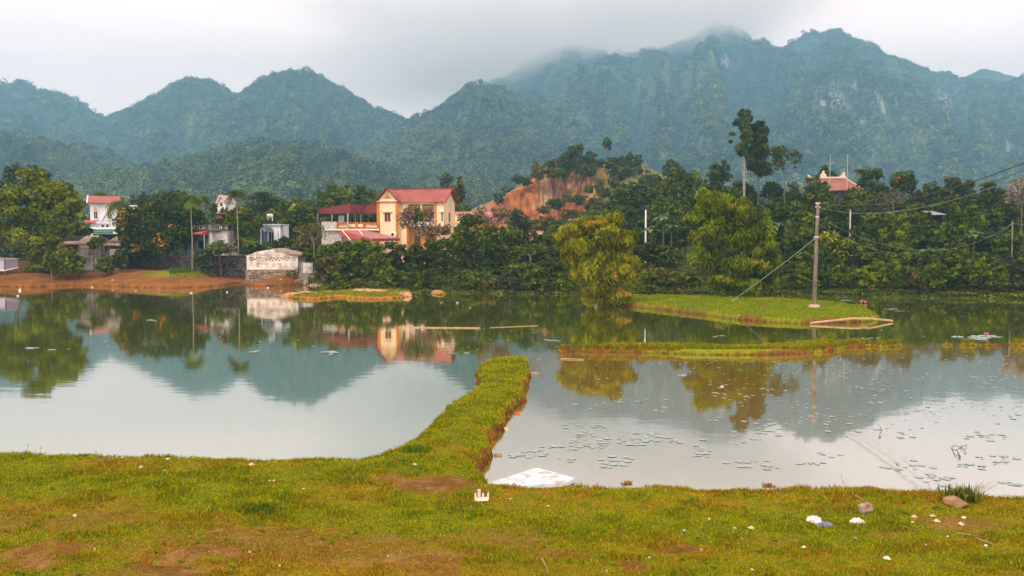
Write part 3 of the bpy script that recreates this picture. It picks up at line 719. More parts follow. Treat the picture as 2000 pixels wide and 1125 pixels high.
tree('flowering_tree', 243, 119, 412, 44, 'orange blossomed side crown hanging left of the dark dome tree', 'dark', bot=470, n=10, lob=.34, tint=ORG, tint_amt=.75, group=GV)
palm('areca_palm', 373, 117, 369, 'tallest bright areca palm with a bare pale trunk in front of the dark tree', 1.5, group=GV, leafcol=((.03,.055,.005),(.10,.14,.008)))
palm('areca_palm', 463, 119, 361, 'areca palm with a long thin trunk left of the stone shed', 1.45, group=GV, leafcol=((.022,.034,.006),(.06,.08,.012)))
palm('areca_palm', 396, 175, 374, 'thin far palm between the tall palm and the white gable', 1.7, group=GV)
palm('areca_palm', 232, 150, 378, 'leafy palm with hanging fronds against the white house', 2.3, group=GV, n=20, drop=1.5)
palm('areca_palm', 196, 215, 367, 'small palm head above the red roof of the white house', 2.0, group=GV)
palm('areca_palm', 226, 200, 374, 'dark palm head beside the rooftop water tank', 2.0, group=GV)
for a in [(268,195,374,56,'far','round bluish tree right of the white house roof'),(330,180,366,86,'dark','dark rounded treetop above the orange blossomed dome'),(300,172,388,50,'dark','low dark treetop between the two red roofs'),
          (412,165,392,44,'far','small grey green tree in front of the white gable foot'),(352,190,372,50,'dark','dark treetop left of the thin far palm'),(438,160,404,30,'blue','small bluish bush crown at the foot of the white gable'),
          (510,190,376,110,'dark','wide dark treetop behind the orange tipped tree'),(590,195,382,100,'dark','low dark treetop left of the terrace roof'),(555,175,388,60,'dark','dark treetop between the wide tree and the bright green tree'),
          (668,168,352,90,'mid','tall green tree standing behind the red terrace roof'),(712,172,360,64,'mid','yellowish green tree close behind the yellow gable'),(634,165,372,56,'mid','rounded tree at the left end of the red terrace roof'),(742,180,372,40,'dark','dark treetop touching the left edge of the yellow gable')]:
    tree('broadleaf_tree', a[0], a[1], a[2], a[3], a[5], a[4], bot=min(470, a[2] + 95), group=GV, n=22, lob=.28)
tree('flowering_tree', 482, 128, 400, 84, 'rounded tree with orange tipped crown behind the thin palm trunk', 'mid', bot=470, n=24, lob=.26, tint=ORG, tint_amt=.22, group=GV)
tree('flowering_tree', 433, 127, 413, 42, 'small tree with yellow orange crown above the balustraded house', 'olive', bot=450, n=10, lob=.34, tint=ORG, tint_amt=.4, group=GV)
tree('broadleaf_tree', 450, 125, 420, 36, 'small lime green crown in front of the orange tipped tree', 'lime', bot=445, n=8, lob=.36, group=GV)
tree('broadleaf_tree', 582, 140, 386, 84, 'tall bright green tree left of the terrace house', 'mid', bot=480, n=26, lob=.26, tint=YEL, tint_amt=.15, group=GV)
tree('broadleaf_tree', 532, 150, 410, 44, 'yellow green treetop above the white arched porch', 'bright', bot=440, n=10, lob=.36, group=GV)
tree('broadleaf_tree', 898, 180, 345, 26, 'slim upright tree just right of the yellow house', 'olive', bot=408, n=8, lob=.5, group=GV)
tree('broadleaf_tree', 905, 160, 398, 44, 'low green shrub behind the pink roofed annexe', 'mid', bot=420, n=8, lob=.4, group=GV)
tree('broadleaf_tree', 868, 300, 338, 36, 'grey green tree above the right gable of the yellow house', 'far', bot=375, n=8, lob=.4, group=GV)

# -- shrubs of the far bank (px, Y, top, w, colour, bottom row, label)
SH = [(665,101,532,50,'mid',0,'mid green waterside shrub just right of the steps'),(705,100.5,540,44,'olive',0,'olive waterside tuft below the red awning'),(748,100.5,536,50,'mid',0,'waterside shrub behind the right end of the flat islet'),(800,100,530,54,'mid',0,'fresh green waterside shrub above the tiny boulder islet'),(838,99.5,526,44,'dark',0,'dark waterside shrub right of the tiny boulder islet'),
 (915,98.5,528,54,'mid',0,'green waterside shrub below the curved gable of the annexe'),(955,98,536,44,'olive',0,'olive waterside tuft below the annexe arcade'),(1000,97.5,526,56,'blue',0,'bluish waterside shrub below the annexe roof end'),(1050,97,520,64,'mid',0,'wide waterside shrub left of the yellow weeping tree'),(1100,96.5,530,44,'mid',0,'waterside shrub tucked behind the yellow weeping tree'),
 (1255,95.5,525,56,'mid',0,'green shrub on the bank right of the yellow weeping tree'),(1300,95,532,50,'olive',0,'straw coloured weeds on the bank between the weeping trees'),(1345,95,530,46,'mid',0,'green shrub on the bank left of the green weeping tree'),
 (1555,92.5,515,60,'mid',0,'green shrub at the water left of the pole'),(1600,92.5,522,54,'dark',0,'dark shrub at the water behind the pole'),(1645,92,512,60,'mid',0,'mid green shrub at the water right of the pole'),(1692,91.5,525,52,'bright',0,'light green shrub at the water behind the island tip'),(1735,91.5,505,66,'mid',0,'big leafy shrub leaning over the water below the lime green crown'),(1785,91,520,54,'olive',0,'olive shrub with dry stalks at the water'),
 (1828,90.5,508,62,'mid',0,'leafy shrub at the water below the tin roof'),(1875,90,520,56,'dark',0,'dark shrub at the water left of the fan leaved plant foot'),(1915,89.5,505,66,'mid',0,'light topped shrub at the water below the far wooden pole'),(1960,89,518,58,'mid',0,'leafy shrub at the water near the right edge'),(2000,88.5,505,66,'blue',0,'bluish shrub at the water cut by the right edge'),
 (908,113,436,54,'mid',500,'leafy shrub growing up before the annexe arcade'),(955,112.5,440,54,'mid',500,'dense shrub before the right half of the annexe arcade'),(1092,128,440,70,'mid',480,'green shrub row below the quarry foot'),(1060,126,452,56,'dark',490,'dark shrub at the foot of the quarry slope'),(1140,120,455,60,'mid',500,'shrub right behind the yellow weeping tree'),
 (205,114,500,44,'mid',518,'low green weeds at the foot of the grey hut'),(150,113,497,50,'mid',520,'green shrub in front of the lean to shed'),(236,116,486,34,'dark',512,'shrub at the foot of the hut with the barred window'),(182,117,470,26,'mid',488,'sprig of green over the grey hut roof'),(120,112,480,50,'bright',522,'lower shrub below the right side of the feathery tree'),(1262,86,572,56,'mid',598,'dark green weeds trailing off the left end of the pole island'),(1310,88,566,50,'olive',592,'brownish weeds on the pole island left of the weeping tree'),(430,117,472,56,'mid',500,'leafy shrub on the stone retaining wall'),(400,116,483,44,'blue',502,'low grey green shrub at the foot of the balustraded house'),(478,120,460,50,'mid',500,'rounded shrub right of the balustraded house'),(520,121,466,60,'dark',505,'dark shrub behind the brick shed peak'),
      (556,122,462,50,'dark',505,'dark shrub below the white arched porch'),(160,124,440,44,'dark',462,'small dark shrub in front of the green awning'),(190,116,463,30,'mid',482,'small round shrub between the two grey huts'),
      (594,118,452,50,'olive',520,'pale olive shrub right of the brick shed roof'),(622,114,470,60,'mid',548,'green shrub with orange fruit behind the stone steps'),(665,111,468,86,'mid',545,'broad shrub with orange fruit below the grey terrace wall'),
      (640,108,500,64,'olive',556,'low olive shrub beside the stone steps'),(712,110,462,74,'mid',540,'green shrub below the red awning'),(735,107,478,56,'bright',532,'yellow green shrub in front of the gable wing'),(770,110,470,60,'dark',545,'dark shrub below the air conditioner'),
      (700,106,520,70,'dark',560,'dark low shrub hanging over the bank under the red awning'),(760,106,520,60,'mid',562,'light sprigged low shrub below the gable wing'),(808,110,478,60,'dark',555,'dark shrub under the brown withered tree'),(845,110,470,66,'dark',556,'dark shrub below the loggia'),
      (885,110,452,70,'mid',555,'leafy shrub below the right end of the yellow house'),(925,112,462,60,'dark',555,'dark shrub in front of the annexe wall'),(900,106,528,56,'dark',566,'low dark shrub at the water below the loggia'),(862,104,548,34,'mid',566,'small fern green shrub at the water edge'),
      (960,110,458,64,'dark',556,'dark shrub below the annexe roof end'),(1000,112,440,58,'mid',556,'green shrub right of the annexe'),(1028,113,424,50,'blue',500,'tall bluish shrub below the orange quarry face'),(1045,108,478,84,'dark',556,'broad dark shrub spreading over the water'),
      (1020,103,512,76,'mid',566,'low spreading shrub dipping into the water'),(1075,104,505,70,'dark',568,'dark low shrub left of the yellow weeping tree'),(1088,112,448,56,'mid',520,'shrub left of the yellow weeping tree top'),(940,105,540,40,'mid',566,'small shrub on the red bank below the annexe'),
      (1128,115,436,50,'mid',520,'green shrub behind the yellow weeping tree'),(978,106,525,40,'dark',562,'dark tuft on the bank under the annexe end'),
      (1262,108,470,80,'dark',560,'dark shrub right of the yellow weeping tree'),(1300,108,480,80,'dark',560,'dark shrub left of the green weeping tree'),(1275,100,520,70,'olive',572,'low olive shrub left of the green weeping tree'),(1325,100,528,60,'mid',574,'low green shrub at the foot of the green weeping tree'),
      (1245,90,556,60,'mid',590,'bright weeds on the left end of the pole island'),(1340,98,552,52,'olive',576,'low weeds behind the pole island'),(1500,96,548,60,'mid',580,'low weeds behind the stay wire foot')]
for a in SH:
    sp = (ORG, .006) if a[4] in ('mid', 'dark') else None
    tree('shrub', a[0], a[1], a[2], a[3], a[6], a[4], bot=a[5] or 600, group=GH, cat='shrub', n=14, lob=.32, dens=1.25, spots=sp, aspect=1.5, fill=.45, trunk=a[1] > 102)
bare_tree('withered_tree', 818, 113.5, 408, 74, 'withered brown leaved tree in front of the loggia', bot=455, col='brown', leaves=9, group=GH)
bare_tree('withered_tree', 848, 113.5, 440, 60, 'lower withered tree below the loggia columns', bot=470, col='brown', leaves=7, group=GH)
bare_tree('withered_tree', 965, 113.5, 404, 64, 'withered brown tree over the pink annexe roof', bot=440, col='brown', leaves=8, group=GH)
tree('broadleaf_tree', 815, 113, 398, 26, 'thin green sprigs rising in front of the loggia', 'mid', bot=440, n=5, lob=.5, dens=.5, group=GH)
bare_tree('withered_tree', 612, 113, 436, 60, 'bare twiggy tree before the grey terrace wall', bot=470, col='olive', leaves=2, group=GH)
bare_tree('withered_tree', 925, 113.5, 420, 50, 'green leaved thin tree before the annexe wall', bot=450, col='mid', leaves=9, group=GH)
bare_tree('withered_tree', 1035, 106, 480, 60, 'bare pale branches showing through the broad dark shrub', bot=500, col='mid', leaves=3, group=GH)

# -- quarry hill
QT = [(1208,262,328,46,'mid',362,'leafy tree filling the gap below the round crest tree'),(1010,190,408,60,'far',450,'bush at the left foot of the quarry'),(1060,185,420,70,'olive',455,'tan bush below the quarry face'),(1105,180,425,70,'mid',455,'green bush below the quarry foot'),(1160,195,405,70,'mid',440,'broad bush at the right foot of the quarry'),(1205,210,380,60,'mid',425,'bush on the lower right quarry flank'),(1245,215,362,60,'far',420,'tall bush on the far right quarry flank'),(1180,238,362,34,'olive',392,'olive bush in the middle of the quarry flank'),(1222,262,322,44,'mid',352,'rounded bush under the crest trees'),(1268,255,330,50,'far',372,'tree closing the right end of the quarry hill'),(1145,262,318,50,'far',348,'bushy growth under the tallest quarry trees'),(1090,266,326,50,'mid',352,'leafy edge above the orange face'),(1052,268,314,38,'bamboo',355,'yellow green bamboo clump at the edge of the orange quarry'),(1020,272,338,44,'far',365,'dark bush left of the bamboo clump on the quarry'),(1080,270,312,44,'olive',350,'olive tree on the quarry crest'),(1128,266,281,52,'far',345,'tallest tree on the quarry crest'),
      (1150,268,296,40,'far',345,'broad tree right of the tallest quarry tree'),(1105,272,300,36,'far',345,'tree left of the tallest quarry tree'),(1172,270,308,34,'far',338,'low tree on the quarry crest'),(1205,266,298,30,'far',336,'round crowned tree near the right end of the crest'),(1228,264,299,30,'far',340,'upright tree near the right end of the crest'),
      (1246,266,300,26,'far',345,'last upright tree on the right end of the crest'),(1190,268,306,24,'far',336,'thin tree on the quarry crest'),(1085,238,385,36,'dark',415,'round dark shrub at the foot of the orange face'),(1130,242,378,38,'mid',402,'round shrub on the quarry foot slope'),(1106,246,380,24,'mid',398,'small shrub between the two round quarry shrubs'),
      (1150,252,362,26,'mid',380,'flat green shrub halfway up the quarry'),(1171,250,349,26,'bamboo',378,'light green shrub beside the quarry face'),(1200,250,346,28,'mid',370,'green shrub on the grassy quarry flank'),(975,276,375,26,'far',398,'bluish shrub on the left quarry slope'),(995,282,364,36,'far',385,'dark shrubs on top of the left quarry slope'),
      (1062,232,402,30,'olive',420,'dry shrub below the orange face'),(1165,225,385,60,'olive',420,'tan bush on the grassy quarry foot'),(1120,215,408,60,'olive',430,'dry bush line below the quarry'),(1230,235,350,50,'mid',395,'green bush on the right quarry flank')]
for a in QT:
    zb = qz(a[0], a[1]) - .3 if a[1] > 200 else None
    tree('shrub' if 'shrub' in a[6] or 'bush' in a[6] else 'broadleaf_tree', a[0], a[1], a[2], a[3], a[6], a[4], bot=a[5], group='trees on the quarry hill', n=12, lob=.34, zb=zb, cat='shrub' if ('shrub' in a[6] or 'bush' in a[6]) else 'tree', leaf=1.7, trunk=not ('shrub' in a[6] or 'bush' in a[6]))
bare_tree('thin_tree', 1185, 300, 270, 14, 'lone thin tree standing up against the mountain above the crest', bot=292, col='far', leaves=4, group='trees on the quarry hill')

# -- the two weeping trees by the water
wl = [(1196,432,18,0,18),(1150,440,34,0,20),(1115,452,26,0,18),(1180,455,34,-8,24),(1220,466,24,0,22),(1140,480,36,-10,26),(1188,490,36,10,28),(1222,505,24,0,24),(1120,500,20,0,22),(1150,520,30,-10,30),(1195,530,34,-6,30),(1228,540,20,0,20),(1165,560,28,-10,24),(1205,572,26,-8,20),(1185,585,24,0,12),(1150,575,16,0,16),(1132,535,16,0,20),(1100,462,12,0,12)]
tree('weeping_tree', 1172, 77, 414, 150, 'yellow green weeping tree with orange tips at the water, left of the pole island', 'weep', lobes=wl, aspect=3.4, droop=.55, leaf=1.35, dens=1.35, tint=(.32,.20,.015), tint_amt=.15, group='weeping trees at the pond', pale=True, r0=.16, fill=.4)
wl = [(1392,398,32,0,28),(1372,425,26,0,26),(1420,408,30,10,30),(1455,420,30,0,32),(1490,440,24,0,32),(1500,480,26,0,34),(1400,450,34,-10,34),(1440,465,38,-10,38),(1370,470,20,0,28),(1385,505,30,0,30),(1430,520,40,-14,34),(1480,520,36,-10,34),(1515,525,20,0,28),(1410,552,30,-8,20),(1460,556,36,-10,20),(1505,558,22,0,18),(1378,385,18,0,16),(1445,398,16,0,14),(1350,430,12,0,14)]
tree('weeping_tree', 1435, 84, 365, 190, 'taller rich green weeping tree on the pole island', 'lime', lobes=wl, aspect=3.0, droop=.5, leaf=1.4, dens=1.3, tint=(.22,.22,.01), tint_amt=.3, group='weeping trees at the pond', r0=.2, fill=.4)

# -- wood on the right
UP = [(1600,142,362,70,'dark','dark tree at the left foot of the temple'),(1680,142,364,70,'mid','tree at the right foot of the temple'),(1210,140,400,80,'mid','green tree left of the white post, below the quarry hill'),(1300,135,392,80,'mid','green tree crown just right of the white post'),(1240,150,352,96,'far','large grey green tree under the right end of the quarry'),(1262,146,372,84,'dark','dark tree behind the white post'),(1290,170,342,66,'mid','rounded tree left of the bright treetops'),(1328,168,326,60,'mid','bright green treetop left of the round dark tree'),
      (1311,235,311,36,'far','pale far treetop above the bright green one'),(1358,172,334,60,'bright','yellow green treetop beside the round dark tree'),(1405,185,313,50,'dark','round dark tree standing free against the mountain'),(1385,160,352,60,'dark','dark tree below the round dark one'),(1442,158,350,60,'mid','tree at the foot of the two tall poplars'),
      (1490,156,352,76,'dark','dark bushy tree right of the tall poplars'),(1540,154,356,76,'mid','broad tree below the sparse crowned tree'),(1592,141,340,62,'mid','orange flecked rounded tree left of the temple roof'),(1618,200,322,46,'dark','dark tree behind the temple roof'),(1585,140,368,80,'dark','dark tree below the orange flecked one'),
      (1640,138,370,84,'mid','green tree directly below the temple roof'),(1703,168,326,62,'dark','dark domed tree right of the temple roof'),(1765,158,340,80,'dark','large tree with orange specks right of the dark dome'),(1700,146,372,60,'blue','grey green tree below the dark dome'),(1815,165,355,70,'dark','dark tree between orange specked and yellow ones'),
      (1862,160,346,60,'dark','yellow flecked treetop on the right skyline'),(1900,162,352,56,'dark','orange flecked treetop on the right skyline'),(1940,158,356,60,'dark','dark skyline tree near the right edge'),(1985,150,356,70,'olive','skyline tree cut by the right edge'),(1740,140,392,80,'dark','dark tree above the drooping cables'),
      (1860,138,385,90,'dark','broad dark tree behind the cables on the right'),(1930,132,390,90,'blue','greyish broad tree left of the far cable pole'),(2010,130,395,90,'mid','tall tree beyond the right edge'),(1340,140,385,70,'dark','dark tree behind the left side of the green weeping tree'),(1320,130,420,60,'dark','dark shrub crown beside the banana leaves'),
      (1550,128,400,90,'dark','large dark tree right of the green weeping tree'),(1800,136,400,80,'dark','deep green tree under the small tin roof'),(1420,140,375,90,'dark','dark tree behind the green weeping tree'),(1510,132,392,60,'blue','bluish tree right of the weeping tree top'),(1245,124,400,70,'blue','bluish tree left of the white post'),
      (1480,124,420,60,'dark','dark tree behind the banana clump')]
for a in UP:
    og = (ORG, .5) if 'orange' in a[5] or 'yellow flecked' in a[5] else None
    tree('broadleaf_tree', a[0], a[1], a[2], a[3] * (1.25 if a[1] < 165 and a[2] > 345 else 1.05), a[5], a[4], bot=min(a[2] + a[3] * 1.7, 490), group=GR, n=24, lob=.27, dens=1.3, tint=ORG if og else None, tint_amt=.13)
tl = [(1456,236,14,0,18),(1460,262,13,0,20),(1454,288,12,0,18),(1457,224,11,0,14),(1452,250,12,0,14),(1457,275,11,0,14),(1450,298,9,0,14),(1463,312,10,0,14),(1430,262,6,0,5),(1427,278,5,0,5),(1438,240,6,0,8)]
tree('poplar', 1455, 150, 210, 40, 'taller slim poplar with a bare white trunk', 'far', lobes=tl, dens=2.0, group='two tall poplars', pale=True, leaf=1.5, fill=.6, sub=3)
tl = [(1484,262,17,0,24),(1482,292,21,0,26),(1484,325,19,0,26),(1483,248,13,0,16),(1480,275,18,0,20),(1490,300,18,0,20),(1478,322,15,0,18),(1492,335,14,0,14),(1470,300,10,0,16)]
tree('poplar', 1482, 152, 233, 50, 'shorter bushy dark poplar beside the white trunked one', 'dark', lobes=tl, dens=2.0, group='two tall poplars', leaf=1.6, fill=.6, sub=4)
bare_tree('sparse_tree', 1533, 150, 284, 66, 'sparse crowned tree right of the poplars', bot=340, col='far', leaves=7, group=GR)
bare_tree('sparse_tree', 1745, 135, 372, 60, 'grey bare branched tree above the cables', bot=400, col='olive', leaves=1.5, group=GR)
bare_tree('sparse_tree', 1997, 128, 350, 60, 'pale twiggy tree at the right picture edge', bot=400, col='pale', leaves=9, group=GR)
LO = [(1815,116,430,50,'dark','dark shrub hiding the tin roofed hut'),(1725,118,400,80,'mid','mid green tree crown over the lime green one'),(1790,120,396,70,'mid','green tree crown left of the tin roof'),(1890,118,400,80,'mid','green crown right of the tin roof'),(1650,122,398,80,'dark','dark crown behind the mottled white post'),(1560,118,410,70,'mid','green crown just left of the concrete pole'),(1960,118,402,80,'dark','dark crown behind the far wooden pole'),(1560,112,432,70,'mid','leafy shrub left of the concrete pole'),(1605,110,455,60,'yellow','yellow flowering shrub right of the concrete pole'),(1640,108,452,70,'bright','yellow green shrub right of the flowering one'),(1690,112,430,80,'dark','dark shrub below the white pole'),(1680,106,470,80,'mid','green shrub under the hanging cable'),
      (1760,110,420,90,'lime','lime green tree bush in the middle of the right shore'),(1745,104,470,90,'mid','broad drooping shrub over the right water'),(1810,108,440,80,'dark','dark shrub right of the lime green one'),(1865,106,432,80,'mid','fan leaved green shrub of the right shore'),(1830,100,480,90,'mid','low drooping shrub on the right shore'),
      (1920,106,440,80,'dark','dark shrub below the far cable pole'),(1900,98,490,90,'mid','wide low shrub reaching the right water'),(1975,104,452,80,'mid','shrub right of the far cable pole'),(1970,96,500,90,'blue','grey green low shrub at the right edge'),(2030,98,470,90,'mid','shrub beyond the right edge'),
      (1570,102,492,70,'mid','low shrub behind the concrete pole foot'),(1625,100,505,80,'dark','dark low shrub right of the pole foot'),(1700,99,512,90,'mid','low shrub with hanging roots on the right water'),(1770,98,520,80,'dark','dark low shrub over the water'),(1845,96,530,70,'dark','low dark leaves at the water right of centre'),
      (1545,106,462,60,'dark','dark shrub touching the green weeping tree'),(1940,94,536,70,'dark','low leaves at the water near the right edge'),(2000,93,530,60,'olive','tan and green weeds at the right edge'),(1600,104,470,70,'dark','dark shrub behind the yellow flowers')]
for a in LO:
    tree('shrub', a[0], a[1], a[2], a[3], a[5], a[4], bot=min(a[2] + a[3] * 1.05, 578), group='shrubs of the right shore', cat='shrub', n=20, lob=.28, dens=1.25, aspect=1.7, fill=.4, spots=((.40, .32, .01), .12) if 'flower' in a[5] and 'behind' not in a[5] else None)
# undergrowth that closes the gaps under the trees, one continuous mass
def under():
    rng = np.random.default_rng(9); n = 5200
    px = rng.uniform(560, 2150, n); s = -1.6 + 48 * rng.uniform(0, 1, n) ** 1.5
    yb = np.interp(px, [560,700,930,1100,1230,1560,1760,2000,2150], [101.5,100,96.5,95,93,91.5,90.5,88.5,87])
    Y = yb + s; x = (px - 1000) / F * Y
    k = ~((px < 640) & (s < 9)); k &= ~((px > 725) & (px < 1000) & (s > 26) & (s < 46)); x, Y, s = x[k], Y[k], s[k]
    z = ground_z(x, Y); R = rng.uniform(.5, 1.3, len(x)); H = R * rng.uniform(.7, 1.3, len(x)) * (.18 + 1.0 * ss(1, 12, s)) * rng.uniform(.6, 1.3, len(x)); z = np.maximum(z, -.05)
    c0 = mixc(np.array((.024,.036,.005)), np.array((.085,.105,.010)), rng.uniform(0, 1, len(x)) ** 1.3)
    V, Fq, cc = lumps(np.stack([x, Y, z], 1), R, H, 70, rng, R * .2, c0, .5, .4)
    tag(mesh_np('undergrowth', V, Fq, M_leaf, col=cc), 'dark undergrowth below the trees on the far bank', 'undergrowth', kind='stuff')
under()
for a in [(1296,118,402,'banana plant with upright leaves above the white post',1.5),(1272,116,428,'banana plant with drooping leaves right of the white post',1.4),(1312,114,424,'banana plant in the bushes left of the green weeping tree',1.3),(1506,118,414,'blue green banana leaves right of the green weeping tree',1.6),
          (1800,118,440,'pale banana leaves amid the right hand shrubs',1.5),(1903,104,436,'fan leaved plant glowing on the right shore',1.3),(1955,100,540,'dry tan leaved plant at the right waterline',.8)]:
    banana(a[0], a[1], a[2], a[3], a[4], col=((.22,.12,.04),(.34,.22,.08)) if 'dry' in a[3] else ((.06,.11,.03),(.13,.19,.07)))
palm('areca_palm', 1683, 175, 322, 'palm head left of the dark domed tree', 1.8, group=GR)
palm('areca_palm', 1756, 180, 326, 'palm head behind the orange specked tree', 1.8, group=GR)
palm('areca_palm', 1932, 172, 345, 'palm head on the right skyline', 1.7, group=GR)
palm('areca_palm', 1991, 168, 337, 'palm head at the right edge beside the cable', 1.8, group=GR)
# ------------------------------------------------------------------ buildings
def pm(name, c, v=.12, scale=2.0, rough=.8, bump=.004, streak=None, spec=.3):
    a = tuple(x * (1 - v) for x in c); b = tuple(min(1, x * (1 + v)) for x in c)
    return mat_noise(name, a, b, scale, rough, bump, streak=streak, spec=spec)
M_cream = mat_noise('cream_plaster', (.56, .43, .27), (.76, .58, .37), .8, .85, .004, streak=(1, 1, .3), lo=.30, hi=.52); M_yel = pm('yellow_plaster', (.58, .33, .075), .12, 1.2); M_orange = pm('orange_paint', (.46, .145, .010), .12)
M_trim = pm('white_plaster', (.72, .70, .66), .1); M_white = mat_noise('weathered_whitewash', (.50, .55, .62), (.74, .77, .82), 1.1, .85, .003, streak=(1, 1, .35))
M_grey = mat_noise('stained_grey_render', (.10, .095, .085), (.46, .46, .44), .9, .9, .01, lo=.36, hi=.58, streak=(1, 1, .55))
M_greyd = mat_noise('dark_stained_render', (.045, .042, .038), (.25, .24, .22), 1.2, .9, .01, lo=.4, hi=.68, streak=(1, 1, .45))
M_conc = mat_noise('grey_block_wall', (.30, .29, .28), (.52, .50, .48), 3.0, .9, .01)
M_redfasc = pm('dark_red_sheet', (.155, .020, .018), .15, 3); M_shut = pm('brown_red_shutter', (.09, .022, .018), .2); M_glass = pm('dark_window_glass', (.02, .025, .03), .2, 1, .12, 0, spec=.6)
M_pinkroof = pm('faded_pink_sheet', (.30, .13, .135), .12, 2); M_green = pm('green_awning_sheet', (.035, .13, .105), .15); M_steel = pm('steel_tank', (.45, .44, .43), .15, 2, .35, 0, spec=.6)
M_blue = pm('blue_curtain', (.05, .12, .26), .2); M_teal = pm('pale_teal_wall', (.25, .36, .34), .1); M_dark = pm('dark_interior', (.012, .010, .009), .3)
M_thatch = mat_noise('old_fibre_roof', (.11, .09, .07), (.33, .27, .19), 2.5, .95, .02, streak=(3, .4, .4)); M_redtile = pm('red_awning', (.45, .075, .05), .15)
M_post = pm('pale_metal_post', (.38, .42, .42), .1); M_concpost = mat_noise('concrete_pole', (.085, .07, .05), (.19, .16, .12), 4, .9, .004, streak=(1, 1, .2))
def roofmat(name, c, freq, axis=0):
    m, t, out = newmat(name); g = N(t, 'ShaderNodeTexCoord'); w = N(t, 'ShaderNodeTexWave', wave_type='BANDS', bands_direction='XYZ'[axis] if axis < 3 else 'X')
    w.inputs['Scale'].default_value = freq; w.inputs['Distortion'].default_value = 0.1
    n = N(t, 'ShaderNodeTexNoise', inp={'Scale': .8, 'Detail': 5.0}); t.links.new(g.outputs['Object'], w.inputs[0]); t.links.new(g.outputs['Object'], n.inputs['Vector'])
    r = N(t, 'ShaderNodeValToRGB'); e = r.color_ramp.elements; e[0].position = .3; e[0].color = (*[q * .72 for q in c], 1); e[1].position = .7; e[1].color = (*[q * 1.2 for q in c], 1)
    t.links.new(n.outputs['Fac'], r.inputs[0]); p = N(t, 'ShaderNodeBsdfPrincipled', inp={'Roughness': .55, 'Specular IOR Level': .3}); t.links.new(r.outputs[0], p.inputs['Base Color'])
    b = N(t, 'ShaderNodeBump', inp={'Strength': .8, 'Distance': .03}); t.links.new(w.outputs['Fac'], b.inputs['Height']); t.links.new(b.outputs[0], p.inputs['Normal']); t.links.new(p.outputs[0], out.inputs[0]); return m
M_roof = roofmat('red_ribbed_roof', (.25, .058, .046), 1.6); M_roofy = roofmat('red_ribbed_roof_cross', (.25, .058, .046), 1.6, 1); M_ribfasc = roofmat('ribbed_dark_red_sheet', (.150, .022, .020), 2.2)
M_tileroof = roofmat('terracotta_tile_roof', (.24, .085, .058), 2.5); M_annex = roofmat('pink_ribbed_roof', (.34, .10, .125), 1.2)
def window(par, x0, x1, z0, z1, y, frame=M_trim, pane=M_glass, fw=.08, sill=None, hood=None, n=1):
    b = MB().box(x0 - fw, x0, y - .05, y + .02, z0 - fw, z1 + fw).box(x1, x1 + fw, y - .05, y + .02, z0 - fw, z1 + fw).box(x0, x1, y - .05, y + .02, z1, z1 + fw).box(x0, x1, y - .05, y + .02, z0 - fw, z0)
    for i in range(1, n + 1):
        xm = x0 + (x1 - x0) * i / (n + 1); b.box(xm - .02, xm + .02, y - .045, y - .012, z0, z1)
    w = b.build('window', frame, par)
    MB().box(x0, x1, y - .01, y + .03, z0, z1).build('pane', pane, w)
    if hood: MB().box(x0 - .25, x1 + .25, y - .25, y + .02, z1 + fw + .004, z1 + fw + .12).build('hood', hood, w)
    if sill: MB().box(x0 - .15, x1 + .15, y - .15, y + .02, z0 - fw - .1, z0 - fw - .004).build('sill', sill, w)
    return w

